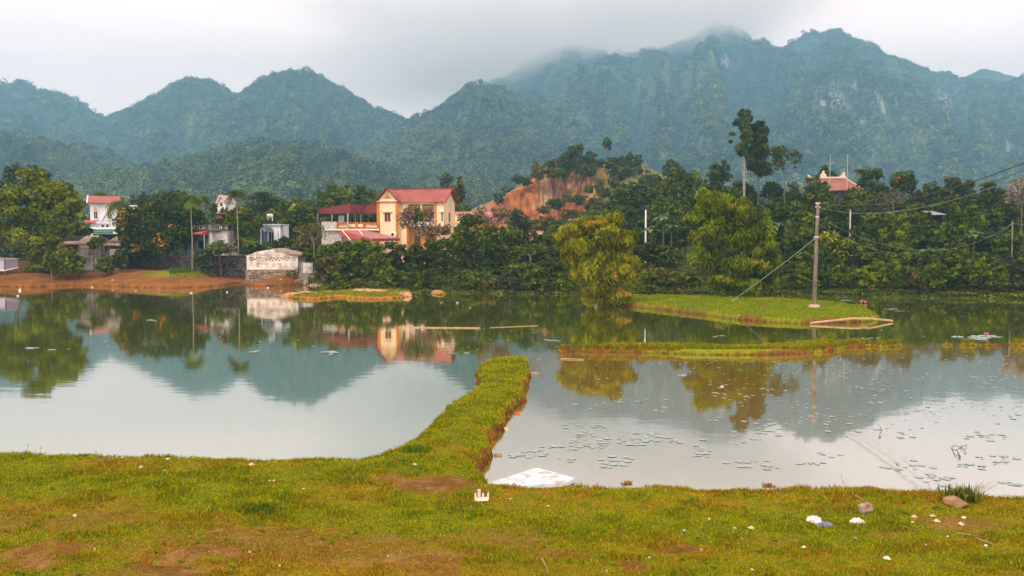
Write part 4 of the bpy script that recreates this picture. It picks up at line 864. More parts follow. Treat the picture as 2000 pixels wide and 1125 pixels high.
# -- yellow house ----------------------------------------------------------
def yellow_house():
    Y0 = 136.0; z0 = 3.0; T = math.radians(15)
    e = empty('yellow_house', (X(741, Y0), Y0, z0), 'two storey yellow house with red roof, orange pilasters and a roofed terrace on its left', 'house', rz=-T)
    ze, zr = Z(395, Y0) - z0, Z(369, Y0) - z0; L = 9.3; D = 4.6; zs = Z(441, Y0) - z0; ww = 3.05; wy = -.75
    b = MB().box(0, ww, wy, D, -2.5, ze)                       # gable wing
    b.box(ww, 3.95, 0, D, -2.5, ze).box(3.95, 8.2, 1.3, D, -2.5, ze).box(8.2, L, 0, D, -2.5, ze)
    b.prism([(0.0, ze), (ww, ze), (ww / 2, zr - .12)], wy, 0.4, 'y')
    b.prism([(0, ze), (D, ze), (D / 2, zr - .12)], L - .15, L - .002, 'x')
    b.build('wall', M_cream, e)
    # loggia: coloured back wall, floor slab, ceiling beam, columns, railing
    MB().box(3.96, 8.19, 1.26, 1.298, zs + .1, ze - .3).box(3.96, 8.19, 1.26, 1.298, -2.5, zs - .12).build('loggia_wall', M_yel, e)
    MB().box(3.96, 8.19, -.15, 1.25, zs - .1, zs + .08).build('loggia_floor', M_trim, e)
    MB().box(3.96, 8.19, -.05, 1.25, ze - .28, ze - .01).build('loggia_ceiling', M_trim, e)
    for xx in (4.1, 6.05, 8.0):
        MB().lathe([(.17, zs + .09), (.17, zs + .2), (.12, zs + .25), (.11, ze - .5), (.17, ze - .42), (.17, ze - .29)], (xx, .1, 0)).build('column', M_cream, e)
        MB().lathe([(.18, -2.5), (.13, -2.3), (.13, zs - .3), (.18, zs - .12)], (xx, .1, 0)).build('column', M_orange, e)
    rb = MB().box(3.97, 8.18, -.1, .0, zs + .85, zs + .93)
    for i in range(26): rb.box(4.02 + i * .16, 4.08 + i * .16, -.08, -.02, zs + .09, zs + .85)
    rb.build('railing', M_trim, e)
    for (a, c, z1, z2) in ((4.6, 5.6, zs + .09, zs + 2.5), (6.6, 7.7, zs + .09, zs + 1.95), (6.6, 7.7, zs + 2.1, zs + 2.55), (4.6, 5.6, -2.2, zs - .7), (6.5, 7.6, -2.2, zs - .7)):
        window(e, a, c, z1, z2, 1.24, M_trim if z1 > 0 else M_yel, M_shut if z2 - z1 > 1 else M_glass, .06, n=1)
    # pilasters and cornices
    for (xa, xb, yy) in ((-.02, .38, wy), (ww - .34, ww + .03, wy), (8.0, 8.25, 0.0)):
        MB().box(xa, xb, yy - .09, yy - .003, -2.5, ze - .12).box(xa - .04, xb + .04, yy - .13, yy - .003, ze - .119, ze - .001).build('pilaster', M_orange, e)
    MB().box(-.25, ww + .25, wy - .25, wy + .0, ze + .001, ze + .09).box(ww + .26, L + .2, -.3, .3, ze + .001, ze + .08).build('cornice', M_orange, e)
    MB().box(-.2, ww + .2, wy - .18, wy - .001, ze + .0905, ze + .16).build('cornice', M_cream, e)
    # roof: wing ridge runs back, main ridge runs right
    o = .38; yf = wy - .45; c = ww / 2; t = .09
    r = MB(); r.slab([(-o, yf, ze - .02), (c, yf, zr), (c, D / 2, zr), (-o, D / 2 + 1.5, ze - .02)], t); r.slab([(c, yf, zr), (ww + o, yf, ze - .02), (ww + o, -.4, ze - .02), (c, D / 2, zr)], t)
    r.build('roof', M_roofy, e)
    r = MB(); r.slab([(ww + o, -.4, ze - .02), (L + .45, -.4, ze - .02), (L + .45, D / 2, zr), (c + .002, D / 2, zr)], t)
    r.slab([(c, D / 2, zr), (L + .45, D / 2, zr), (L + .45, D + .4, ze - .02), (-o, D + .4, ze - .02), (-o, D / 2 + 1.5, ze - .02)], t); r.build('roof', M_roof, e)
    g = MB()
    for p, q in (((-o, yf, ze), (c, yf, zr + .02)), ((c, yf, zr + .02), (ww + o, yf, ze)), ((c, yf, zr + .02), (c, D / 2, zr + .02)), ((c, D / 2, zr + .02), (L + .45, D / 2, zr + .02)), ((L + .47, -.4, ze), (L + .47, D / 2, zr + .02)), ((L + .47, D / 2, zr + .02), (L + .47, D + .4, ze))):
        g.tube([p, q], .07, 6)
    for xx in (c, L + .4): g.lathe([(.09, zr), (.09, zr + .1), (.02, zr + .28)], (xx, yf if xx == c else D / 2, 0), 6)
    g.build('ridge_cap', M_redfasc, e)
    m = zr - ze; MB().prism([(c - .62, ze + m * .27), (c + .62, ze + m * .27), (c + .56, ze + m * .33), (c + .38, ze + m * .35), (c + .25, ze + m * .48), (c + .1, ze + m * .52), (c, ze + m * .63), (c - .1, ze + m * .52), (c - .25, ze + m * .48), (c - .38, ze + m * .35), (c - .56, ze + m * .33)], wy - .06, wy - .002, 'y').build('gable_ornament', M_orange, e)
    window(e, 1.1, 1.95, Z(433, Y0) - z0, Z(416, Y0) - z0, wy - .003, M_cream, M_shut, .07, hood=M_cream, n=1)
    window(e, 3.35, 3.75, Z(432, Y0) - z0, Z(416, Y0) - z0, -.003, M_cream, M_glass, .06, hood=M_cream, n=0)
    window(e, 8.95, 9.15, Z(433, Y0) - z0, Z(416, Y0) - z0, -.003, M_cream, M_shut, .05, hood=M_cream, n=0)
    f = MB().box(L + .0, L + .03, 2.0, 2.5, Z(433, Y0) - z0, Z(416, Y0) - z0).build('window', M_shut, e)
    # air conditioner
    ac = MB().box(2.15, 2.85, wy - .38, wy - .004, Z(462, Y0) - z0, Z(454.5, Y0) - z0).build('air_conditioner', M_trim, e, bevel=.03)
    MB().lathe([(.2, 0), (.2, .02)], (0, 0, 0), 14).build('fan', M_dark, ac).matrix_basis = __import__('mathutils').Matrix.Translation((2.38, wy - .385, (Z(458, Y0) - z0))) @ __import__('mathutils').Matrix.Rotation(math.pi / 2, 4, 'X')
    # terrace on the left (local x negative)
    def lp(px, py, Y):
        p = Vector(wd(px, py, Y)) - Vector((X(741, Y0), Y0, z0)); c_, s_ = math.cos(T), math.sin(T)
        return (p.x * c_ - p.y * s_, p.x * s_ + p.y * c_, p.z)
    pts = [(619.5, 409, 140), (683, 398.5, 134.0), (714, 401.5, 136.3), (741, 397, 135.2)]
    bt = [lp(a, 416.5, y) for a, _, y in pts]; tp = [lp(a, q, y + .25) for a, q, y in pts]; bb = [lp(741, 416.5, 141), lp(622, 416.5, 144)]; tb = [lp(741, 399, 141), lp(622, 409, 144)]
    zm = min(p[2] for p in bt); bt = [(p[0], p[1], zm) for p in bt]; bb = [(p[0], p[1], zm) for p in bb]
    R = MB(); vs = bt + bb + tp + tb; R.add(vs, [(0, 1, 2, 3, 4, 5)] + [(i, (i + 1) % 6, 6 + (i + 1) % 6, 6 + i) for i in range(6)] + [(6, 7, 11), (7, 8, 11), (8, 10, 11), (8, 9, 10)]); R.build('terrace_roof', M_ribfasc, e)
    g = MB()
    for i in range(3): g.tube([tp[i], tp[i + 1]], .06, 5)
    g.tube([tp[1], bt[1]], .05, 5); g.build('terrace_gutter', M_redfasc, e)
    zt_ = Z(448, 135) - z0
    for a, yy, rr in ((621, 139.8, .05), (633, 143, .05), (648.5, 137, .05), (679.5, 134.2, .09), (685, 141, .05), (694, 137, .06), (698, 141, .04), (705, 136.5, .06), (719, 141, .05)):
        p = lp(a, 448, yy); MB().tube([(p[0], p[1], zt_), (p[0], p[1], zm)], rr, 6).build('post', M_post, e)
    def quad_box(px0, px1, y0, y1, ya, yb, mat, name, th=.22):
        a, b_, c2, d = lp(px0, y1, ya), lp(px1, y1, yb), lp(px1, y0, yb), lp(px0, y0, ya)
        k = MB(); n_ = (Vector(b_) - Vector(a)).cross(Vector((0, 0, 1))).normalized() * -th
        q = [a, (b_[0], b_[1], a[2]), (c2[0], c2[1], d[2]), d]; k.add(q + [tuple(Vector(v) + n_) for v in q], [(0, 1, 2, 3), (7, 6, 5, 4), (0, 4, 5, 1), (1, 5, 6, 2), (2, 6, 7, 3), (3, 7, 4, 0)]); return k.build(name, mat, e)
    quad_box(628, 657, 433, 447, 135.0, 135.0, M_conc, 'block_parapet'); quad_box(628, 740, 447.3, 450, 134.8, 134.8, M_trim, 'terrace_edge', 6.0)
    quad_box(628, 668, 450.3, 520, 135.2, 135.2, M_conc, 'terrace_wall', 5.5); quad_box(668.5, 741, 450.3, 520, 135.6, 135.6, M_cream, 'terrace_wall', 5.0)
    for a, b_, q0, q1 in ((657, 740, 434.5, 436.5), (657, 740, 444.7, 447)): quad_box(a, b_, q0, q1, 134.9, 134.9, M_orange, 'balustrade_rail', .18)
    for a in (657, 678, 695, 710, 737): quad_box(a, a + 3.2, 436.6, 444.6, 134.85, 134.85, M_orange, 'balustrade_post', .2)
    for a, b_, n_ in ((661, 677, 8), (714, 736, 12)):
        for i in range(n_):
            p = lp(a + (b_ - a) * (i + .5) / n_, 440, 134.95); MB().lathe([(.05, Z(444.5, 135) - z0), (.075, Z(442.5, 135) - z0), (.035, Z(440, 135) - z0), (.05, Z(436.7, 135) - z0)], (p[0], p[1] + .09, 0), 6).build('baluster', M_cream, e)
    for a, b_ in ((682, 694), (699, 709)): quad_box(a, b_, 437.5, 443.5, 134.95, 134.95, M_cream, 'balustrade_panel', .1)
    quad_box(661, 672, 421, 434, 140, 140, M_trim, 'door_panel', .1)
    # lower awning
    A, B, Cc, Dd = lp(664, 449.5, 134.7), lp(712, 449.5, 134.7), lp(781, 465, 131.5), lp(727, 466, 130.5)
    MB().slab([A, B, Cc, Dd], .06).build('awning', M_pinkroof, e)
    MB().slab([A, Dd, (Dd[0], Dd[1] - .02, Dd[2] - .35), (A[0], A[1] - .02, A[2] - .75)], .05).build('awning_fringe', M_redtile, e)
    MB().slab([Dd, Cc, (Cc[0], Cc[1] - .02, Cc[2] - .3), (Dd[0], Dd[1] - .02, Dd[2] - .35)], .05).build('awning_fringe', M_redfasc, e)
    for q in (lp(668, 450, 134.4), lp(700, 449, 134.2)):
        MB().tube([q, (q[0] + (0.05 if q is None else 2.3), q[1] - 2.4, q[2] - 1.3)], .06, 6).build('drain_pipe', M_trim, e)
yellow_house()
def annexe():
    Y0 = 146; z0 = 2.6; O = Vector((X(886, Y0), Y0, z0)); e = empty('annexe', O, 'low yellow annexe with pink ribbed roof right of the two storey house', 'building')
    q = lambda px, py, Y: tuple(Vector(wd(px, py, Y)) - O)
    MB().slab([q(884, 432, 145), q(992, 430, 145), q(984, 413.5, 150), q(884, 413.5, 150)], .12).build('roof', M_annex, e)
    b = MB(); zt = Z(432.5, 145.6) - z0; xl, xr = 0, X(990, 145.6) - O.x; b.box(xl, xr, -.3, 4.5, -2.5, zt); b.build('wall', M_yel, e)
    zz = Z(436, 145.6) - z0
    MB().box(xl, xr, -.5, -.301, zz + .02, zt - .01).build('eave', M_cream, e)
    MB().prism([(0, zt - .9), (0, zt + .9), (.5, zt + .85), (1.1, zt + .35), (1.5, zt)], -1.2, -.9, 'y').build('curved_gable', M_cream, e)
    w = (xr - xl) / 6
    for i in range(6):
        a = xl + i * w + .2; n = 9; arch = [(a, -2.4), (a, zz - 1.2)] + [(a + (w - .4) * (.5 - .5 * math.cos(math.pi * k / n)), zz - 1.2 + .8 * math.sin(math.pi * k / n)) for k in range(n + 1)] + [(a + w - .4, -2.4)]
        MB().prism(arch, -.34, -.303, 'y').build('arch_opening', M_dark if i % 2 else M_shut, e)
        MB().box(a - .3, a - .1, -.42, -.3 - .003, -2.4, zz).build('pilaster', M_orange, e)
annexe()
def white_house():
    Y0 = 184; z0 = gz(X(178, Y0), Y0); T = math.radians(20); O = Vector((X(177, Y0), Y0, z0)); e = empty('white_house', O, 'white two storey house with red roof and pointed window heads behind the feathery tree', 'house', rz=T)
    ze = Z(396.5, Y0) - z0; zr = Z(381, Y0) - z0; L = 4.9; D = 7.0
    MB().box(0, L, 0, D, 0, ze - .2).box(L + .002, L + 3.0, .3, D, 0, ze - .55).prism([(.05, ze - .201), (D - .05, ze - .201), (D / 2, zr - .15)], .02, .3, 'x').build('wall', M_white, e)
    MB().box(-.3, L + .3, -.35, D + .3, ze - .199, ze - .02).box(L + .31, L + 3.2, .1, D + .2, ze - .549, ze - .35).box(-.1, L + .1, -.12, -.002, Z(437, Y0) - z0, Z(435.5, Y0) - z0).build('cornice', M_trim, e)
    MB().slab([(-.45, -.5, ze), (L + .45, -.5, ze), (L + .25, D / 2, zr), (-.45, D / 2, zr)], .12).slab([(-.45, D / 2, zr), (L + .25, D / 2, zr), (L + .45, D + .5, ze), (-.45, D + .5, ze)], .12).build('roof', M_roof, e)
    g = MB(); g.tube([(-.5, -.55, ze), (-.5, D / 2, zr + .02), (-.5, D + .5, ze)], .13, 5); g.build('verge', M_trim, e)
    for xc in (.95, 3.3):
        a, b_ = Z(427, Y0) - z0, Z(412.5, Y0) - z0
        w = window(e, xc - .3, xc + .3, a, b_, -.003, M_trim, M_shut, .12, sill=M_trim)
        MB().prism([(xc - .62, b_ + .14), (xc - .5, b_ + .14), (xc, b_ + .95), (xc + .5, b_ + .14), (xc + .62, b_ + .14), (xc, b_ + 1.15)], -.12, -.004, 'y').build('window_head', M_trim, w)
        MB().prism([(xc - .45, b_ + .14), (xc + .45, b_ + .14), (xc, b_ + .8)], -.05, -.004, 'y').build('window_head', M_yel, w)
    for yy in (1.6, 4.2): MB().box(-.05, -.003, yy, yy + 1.0, Z(428, Y0) - z0, Z(412, Y0) - z0).build('window', M_shut, e)
    MB().box(5.1, 5.3, .1, .297, 3.0, ze - .7).box(6.6, 6.8, .1, .297, 3.0, ze - .7).build('pilaster', M_trim, e)
    MB().slab([(-1.0, -.9, Z(434, Y0) - z0), (.9, -.9, Z(434, Y0) - z0), (.9, -.13, Z(430.5, Y0) - z0), (-1.0, -.13, Z(430.5, Y0) - z0)], .08).build('tiled_hood', M_redtile, e)
    for x_ in (1.9, 2.7): MB().box(x_, x_ + .4, -.05, -.003, Z(444, Y0) - z0, Z(439, Y0) - z0).build('vent_opening', M_dark, e)
    return e
white_house()
def tank(px, py0, py1, wpx, Y, label, legs=0):
    x = X(px, Y); zb = Z(py1, Y); r = (Z(py0, Y) - zb) / 2; w = wpx * PX(Y) / 2; e = empty('water_tank', (x, Y, zb - legs), label, 'water tank', 'steel water tanks on the village roofs')
    b = MB(); k = 14
    prof = [(-w, .02), (-w * .9, r * .75), (-w * .78, r), (w * .78, r), (w * .9, r * .75), (w, .02)]; vs = []
    for px_, rr in prof:
        for j in range(k): t = 2 * math.pi * j / k; vs.append((px_, rr * math.cos(t), r + legs + rr * math.sin(t)))
    b.add(vs, [(i*k + j, i*k + (j+1) % k, (i+1)*k + (j+1) % k, (i+1)*k + j) for i in range(5) for j in range(k)] + [tuple(range(k))[::-1], tuple(range(5*k, 6*k))]); b.build('drum', M_steel, e, smooth=True)
    s = MB()
    for sx in (-1, 1):
        for sy in (-1, 1): s.box(sx * w * .7 - .03, sx * w * .7 + .03, sy * r * .7 - .03, sy * r * .7 + .03, 0, legs + r * .4)
    s.build('stand', M_post, e)
tank(224.5, 389, 395.5, 11, 188, 'steel water tank on the roof edge of the white house', .5)
tank(226.5, 423.5, 430.5, 13, 180, 'lower steel water tank on a small white turret', .1)
tank(528, 426 - 8.5, 424.5, 13, 132, 'pale water tank on the white arched porch', .5)
def wall_box(nm, px0, px1, py0, Y, depth, mat, label, cat, top_mat=None):
    z0 = gz(X((px0 + px1) / 2, Y), Y) - .3; O = Vector((X(px0, Y), Y, z0)); e = empty(nm, O, label, cat); MB().box(0, X(px1, Y) - O.x, 0, depth, 0, Z(py0, Y) - z0).build('wall', mat, e); return e, O, z0
e, O, z0 = wall_box('turret', 218, 233, 431, 179, 2.5, M_white, 'small white turret with two slit windows beside the white house', 'building')
for a in (219, 226.5): window(e, X(a, 179) - O.x + .15, X(a, 179) - O.x + .55, Z(442, 179) - z0, Z(433, 179) - z0, -.003, M_trim, M_glass, .05)
# green awning building
Y0 = 165; z0 = gz(X(203, Y0), Y0); O = Vector((X(181, Y0), Y0, z0)); e = empty('awning_building', O, 'low dark building under a white slab and green awning before the white house', 'building')
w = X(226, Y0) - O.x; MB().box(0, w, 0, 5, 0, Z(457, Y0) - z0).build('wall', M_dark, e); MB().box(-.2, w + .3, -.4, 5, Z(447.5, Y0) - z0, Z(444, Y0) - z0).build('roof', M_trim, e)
MB().slab([(-.1, -1.1, Z(453, Y0) - z0), (w, -1.1, Z(453, Y0) - z0), (w, -.2, Z(448, Y0) - z0), (-.1, -.2, Z(449, Y0) - z0)], .05).box(-.1, w, -1.15, -1.101, Z(456.5, Y0) - z0, Z(453, Y0) - z0).build('awning', M_green, e)
# far pink roof
Y0 = 210; O = Vector((X(256, Y0), Y0, gz(X(256, Y0), Y0))); e = empty('far_house', O, 'far house peeping out with a pink roof corner above the orange blossom', 'house')
q = lambda px, py, Y: tuple(Vector(wd(px, py, Y)) - O)
MB().slab([q(250, 396, 208), q(268, 396, 208), q(264, 388, 212), q(255, 388, 212)], .1).build('roof', M_pinkroof, e); MB().box(q(251, 0, 208)[0], q(267, 0, 208)[0], -1.5, 5, 0, Z(396.5, 208) - O.z).build('wall', M_white, e)
# church like gable
Y0 = 215; O = Vector((X(428, Y0), Y0, gz(X(428, Y0), Y0))); e = empty('gabled_house', O, 'far house with a steep white gable and ornamented edge among the palms', 'house')
q = lambda px, py: (X(px, Y0) - O.x, Z(py, Y0) - O.z)
MB().prism([(q(420, 0)[0], 0), q(419, 408), q(430, 383), q(435, 382), q(440.5, 396), q(441, 412), (q(441, 0)[0], 0)], 0, 8, 'y').build('wall', M_trim, e)
MB().prism([q(416.5, 410), q(430, 381), q(436, 381), q(441.5, 394), q(441, 397), q(434.5, 384), q(431, 385), q(419, 412)], -.5, 8.2, 'y').build('verge', pm('pinkish_trim', (.62, .46, .40)), e)
MB().box(q(431, 0)[0], q(435.5, 0)[0], -.06, -.003, Z(403, Y0) - O.z, Z(395, Y0) - O.z).build('window', M_glass, e)
MB().box(q(405, 0)[0], q(425, 0)[0], -20, -14, 0, Z(419, 198) - O.z).build('parapet', pm('faded_pink_parapet', (.55, .42, .42), .25, 1.5), e)
# balustraded grey house
def grey_house():
    Y0 = 125; z0 = gz(X(415, Y0), Y0) - .2; O = Vector((X(386, Y0), Y0, z0)); e = empty('grey_house', O, 'stained grey flat roofed house with a balustrade and red awning', 'house')
    lx = lambda px: X(px, Y0) - O.x; lz = lambda py: Z(py, Y0) - z0
    MB().box(lx(415), lx(450), -1.2, 5, 0, lz(450)).build('wall', M_grey, e); MB().box(lx(345), lx(414.7), 1.0, 5, 0, lz(450)).build('wall', M_teal, e)
    MB().box(lx(384), lx(452), -1.5, 5.2, lz(449.9), lz(447.6)).build('roof', M_greyd, e)
    MB().box(lx(388), lx(452.5), -1.45, -1.25, lz(440.5), lz(439)).build('balustrade_rail', M_greyd, e)
    for i in range(18): MB().lathe([(.07, lz(447.5)), (.1, lz(446)), (.05, lz(443)), (.08, lz(440.6))], (lx(389 + i * 3.6), -1.35, 0), 6).build('baluster', M_grey if i % 3 else M_greyd, e)
    MB().slab([(lx(384), -2.4, lz(455.5)), (lx(405.5), -2.4, lz(455.5)), (lx(414), -1.3, lz(450.5)), (lx(384), .9, lz(450.5))], .05).box(lx(384), lx(406), -2.45, -2.401, lz(458), lz(455.4)).build('awning', M_redtile, e)
    MB().slab([(lx(405.5), -2.4, lz(455.5)), (lx(405.5), -2.4, lz(458)), (lx(414), -1.3, lz(458)), (lx(414), -1.3, lz(450.8))], .04).build('awning', M_redtile, e)
    d = MB().box(lx(383), lx(395), .95, .997, 0, lz(470)).build('door', M_dark, e); MB().box(lx(404), lx(411), .95, .997, 0, lz(462)).build('window', M_dark, e)
    MB().box(lx(409), lx(410), -2.3, -2.2, 0, lz(457)).build('post', M_post, e); MB().box(lx(413.2), lx(414.9), -1.25, 1, 0, lz(450.1)).build('corner_pier', M_teal, e)
    window(e, lx(434), lx(440), lz(481), lz(470), -1.203, M_grey, M_dark, .08, hood=M_grey); MB().box(lx(420), lx(421.5), -1.24, -1.203, lz(480), lz(472)).build('vent_opening', M_dark, e)
grey_house()
def porch():
    Y0 = 130; z0 = gz(X(530, Y0), Y0); O = Vector((X(508, Y0), Y0, z0)); e = empty('white_porch_house', O, 'white house front with a wide arched porch right of the rounded tree', 'house')
    lx = lambda px: X(px, Y0) - O.x; lz = lambda py: Z(py, Y0) - z0
    n = 10; a0, a1 = lx(510), lx(535); zt, zs = lz(443.5), lz(452)
    arch = [(lx(508), lz(440)), (lx(547.5), lz(440)), (lx(547.5), 0), (lx(543), 0), (lx(543), lz(450)), (a1 + .6, lz(450)), (a1 + .6, 0), (a1, 0), (a1, zs)] + [(a1 + (a0 - a1) * (.5 - .5 * math.cos(math.pi * k / n)), zs + (zt - zs) * math.sin(math.pi * k / n)) for k in range(1, n)] + [(a0, zs), (a0, 0), (lx(508), 0)]
    MB().prism(arch, 0, .3, 'y').build('front_wall', M_white, e); MB().box(lx(508), lx(547.5), 1.8, 5, 0, lz(440.5)).build('wall', M_white, e)
    MB().box(lx(507), lx(548.5), -.25, 5.1, lz(439.9), lz(437.5)).build('roof', pm('pale_teal_slab', (.42, .52, .55)), e)
    MB().box(lx(509), lx(516), 1.5, 1.55, 0, lz(452)).build('curtain', M_blue, e); window(e, lx(519), lx(533), .5, lz(453.5), 1.797, M_trim, M_dark, .1, n=2)
porch()
# grey huts on the left shore
def hut(px0, px1, pyw, Y, depth, mat, roof, label, wins=(), roofmat_=M_thatch, nm='hut', white=None):
    z0 = gz(X((px0 + px1) / 2, Y), Y) - .25; O = Vector((X(px0, Y), Y, z0)); e = empty(nm, O, label, 'hut', 'grey huts on the left shore'); lx = lambda px, Yq=Y: X(px, Yq) - O.x; lz = lambda py, Yq=Y: Z(py, Yq) - z0
    MB().box(0, lx(px1), 0, depth, 0, lz(pyw)).build('wall', mat, e)
    if white: MB().box(lx(white[0]), lx(white[1]), -.04, -.003, lz(white[3]), lz(white[2])).build('plaster_patch', M_trim, e)
    MB().slab([(lx(roof[0][0]), -.5, lz(roof[0][1])), (lx(roof[1][0]), -.5, lz(roof[1][1])), (lx(roof[2][0]), depth * .5, lz(roof[2][1])), (lx(roof[3][0]), depth * .5, lz(roof[3][1]))], .12).slab([(lx(roof[3][0]), depth * .5, lz(roof[3][1])), (lx(roof[2][0]), depth * .5, lz(roof[2][1])), (lx(roof[1][0]), depth + .4, lz(roof[1][1])), (lx(roof[0][0]), depth + .4, lz(roof[0][1]))], .12).build('roof', roofmat_, e)
    for (a, b, c, d) in wins: window(e, lx(a), lx(b), lz(d), lz(c), -.003, M_trim, M_grey, .07, n=2)
    return e
hut(150, 190, 476, 119, 5, M_grey, [(148, 476), (193, 475), (176, 459), (150, 461)], 'stained grey hut with a worn pale roof and white band under it', white=(155, 189, 477, 484))
hut(118, 149, 478, 120, 4, M_greyd, [(112, 476), (158, 476), (150, 471), (118, 471)], 'lean to shed with a thin pinkish roof between tree and grey hut', roofmat_=M_pinkroof, nm='shed')
hut(204, 236, 470, 119, 4, M_greyd, [(203, 478), (238, 478), (228, 462), (214, 462)], 'dark stained hut with a pale barred window beside the domed tree', wins=[(216, 228, 488, 503)])
# fence panel and shack at the left edge
Y0 = 112; z0 = gz(X(10, Y0), Y0); O = Vector((X(-30, Y0), Y0, z0)); e = empty('net_pen', O, 'raised pen with bluish net panels at the left picture edge', 'pen')
lx = lambda px: X(px, Y0) - O.x; lz = lambda py: Z(py, Y0) - z0
MB().slab([(lx(-30), 0, lz(506)), (lx(8), 0, lz(507)), (lx(26), 1.2, lz(505)), (lx(-30), 2.4, lz(503))], .08).build('roof', M_conc, e)
M_net = mat_noise('lilac_net', (.28, .26, .42), (.48, .46, .62), 30, .9, .01)
MB().slab([(lx(8.5), -.02, lz(528)), (lx(26), 1.0, lz(523)), (lx(26), 1.0, lz(508)), (lx(8.5), -.02, lz(509))], .04).build('net_panel', M_net, e); MB().box(lx(-30), lx(7.5), -.04, 0, lz(528), lz(509)).build('net_panel', M_net, e)
for a in (-20, 7.9, 26.3): MB().box(lx(a) - .05, lx(a) + .05, -.1 if a < 20 else .95, 0 if a < 20 else 1.05, -.3, lz(505.5)).build('post', M_bark, e)
MB().tube([(lx(-30), -.08, lz(528.5)), (lx(8.5), -.08, lz(528.5)), (lx(26.5), .95, lz(523))], .05, 5).build('rail', M_trim, e)
# stone retaining wall
def stonemat(name, c1, c2, gap, scale, bump=.05):
    m, t, out = newmat(name); g = N(t, 'ShaderNodeTexCoord'); v = N(t, 'ShaderNodeTexVoronoi', inp={'Scale': scale}); v2 = N(t, 'ShaderNodeTexVoronoi', feature='DISTANCE_TO_EDGE', inp={'Scale': scale})
    mpn = N(t, 'ShaderNodeMapping'); mpn.inputs['Scale'].default_value = (1, 1, 1.8); t.links.new(g.outputs['Object'], mpn.inputs[0]); t.links.new(mpn.outputs[0], v.inputs[0]); t.links.new(mpn.outputs[0], v2.inputs[0])
    mm = N(t, 'ShaderNodeMix', data_type='RGBA'); mm.inputs[6].default_value = (*c1, 1); mm.inputs[7].default_value = (*c2, 1); sp = N(t, 'ShaderNodeSeparateColor'); t.links.new(v.outputs['Color'], sp.inputs[0]); t.links.new(sp.outputs[0], mm.inputs[0])
    mr = N(t, 'ShaderNodeMapRange', inp={1: 0.0, 2: .09, 3: 0.0, 4: 1.0}); t.links.new(v2.outputs['Distance'], mr.inputs[0]); m2 = N(t, 'ShaderNodeMix', data_type='RGBA'); m2.inputs[6].default_value = (*gap, 1); t.links.new(mr.outputs[0], m2.inputs[0]); t.links.new(mm.outputs[2], m2.inputs[7])
    p = N(t, 'ShaderNodeBsdfPrincipled', inp={'Roughness': .95, 'Specular IOR Level': .15}); t.links.new(m2.outputs[2], p.inputs['Base Color']); b = N(t, 'ShaderNodeBump', inp={'Strength': .8, 'Distance': bump}); t.links.new(mr.outputs[0], b.inputs['Height']); t.links.new(b.outputs[0], p.inputs['Normal']); t.links.new(p.outputs[0], out.inputs[0]); return m
M_stone = stonemat('rubble_stone', (.10, .075, .055), (.34, .26, .20), (.03, .025, .02), 3.2); M_stoned = stonemat('dark_rubble_stone', (.018, .014, .012), (.10, .085, .075), (.01, .009, .008), 3.0)
b = MB(); pts = [(250, 122), (330, 120), (400, 118.5), (482, 117)]
for (a, ya), (c, yc) in zip(pts[:-1], pts[1:]):
    p, q = wd(a, 500, ya), wd(c, 500, yc); zt = Z(499, 118); b.add([(p[0], ya, .8), (q[0], yc, .8), (q[0], yc + .6, .8), (p[0], ya + .6, .8), (p[0], ya, zt), (q[0], yc, zt), (q[0], yc + .6, zt), (p[0], ya + .6, zt)], [(0,3,2,1),(4,5,6,7),(0,1,5,4),(1,2,6,5),(2,3,7,6),(3,0,4,7)])
tag(b.build('stone_wall', M_stoned), 'long dark rubble stone wall behind the mud shore', 'wall')
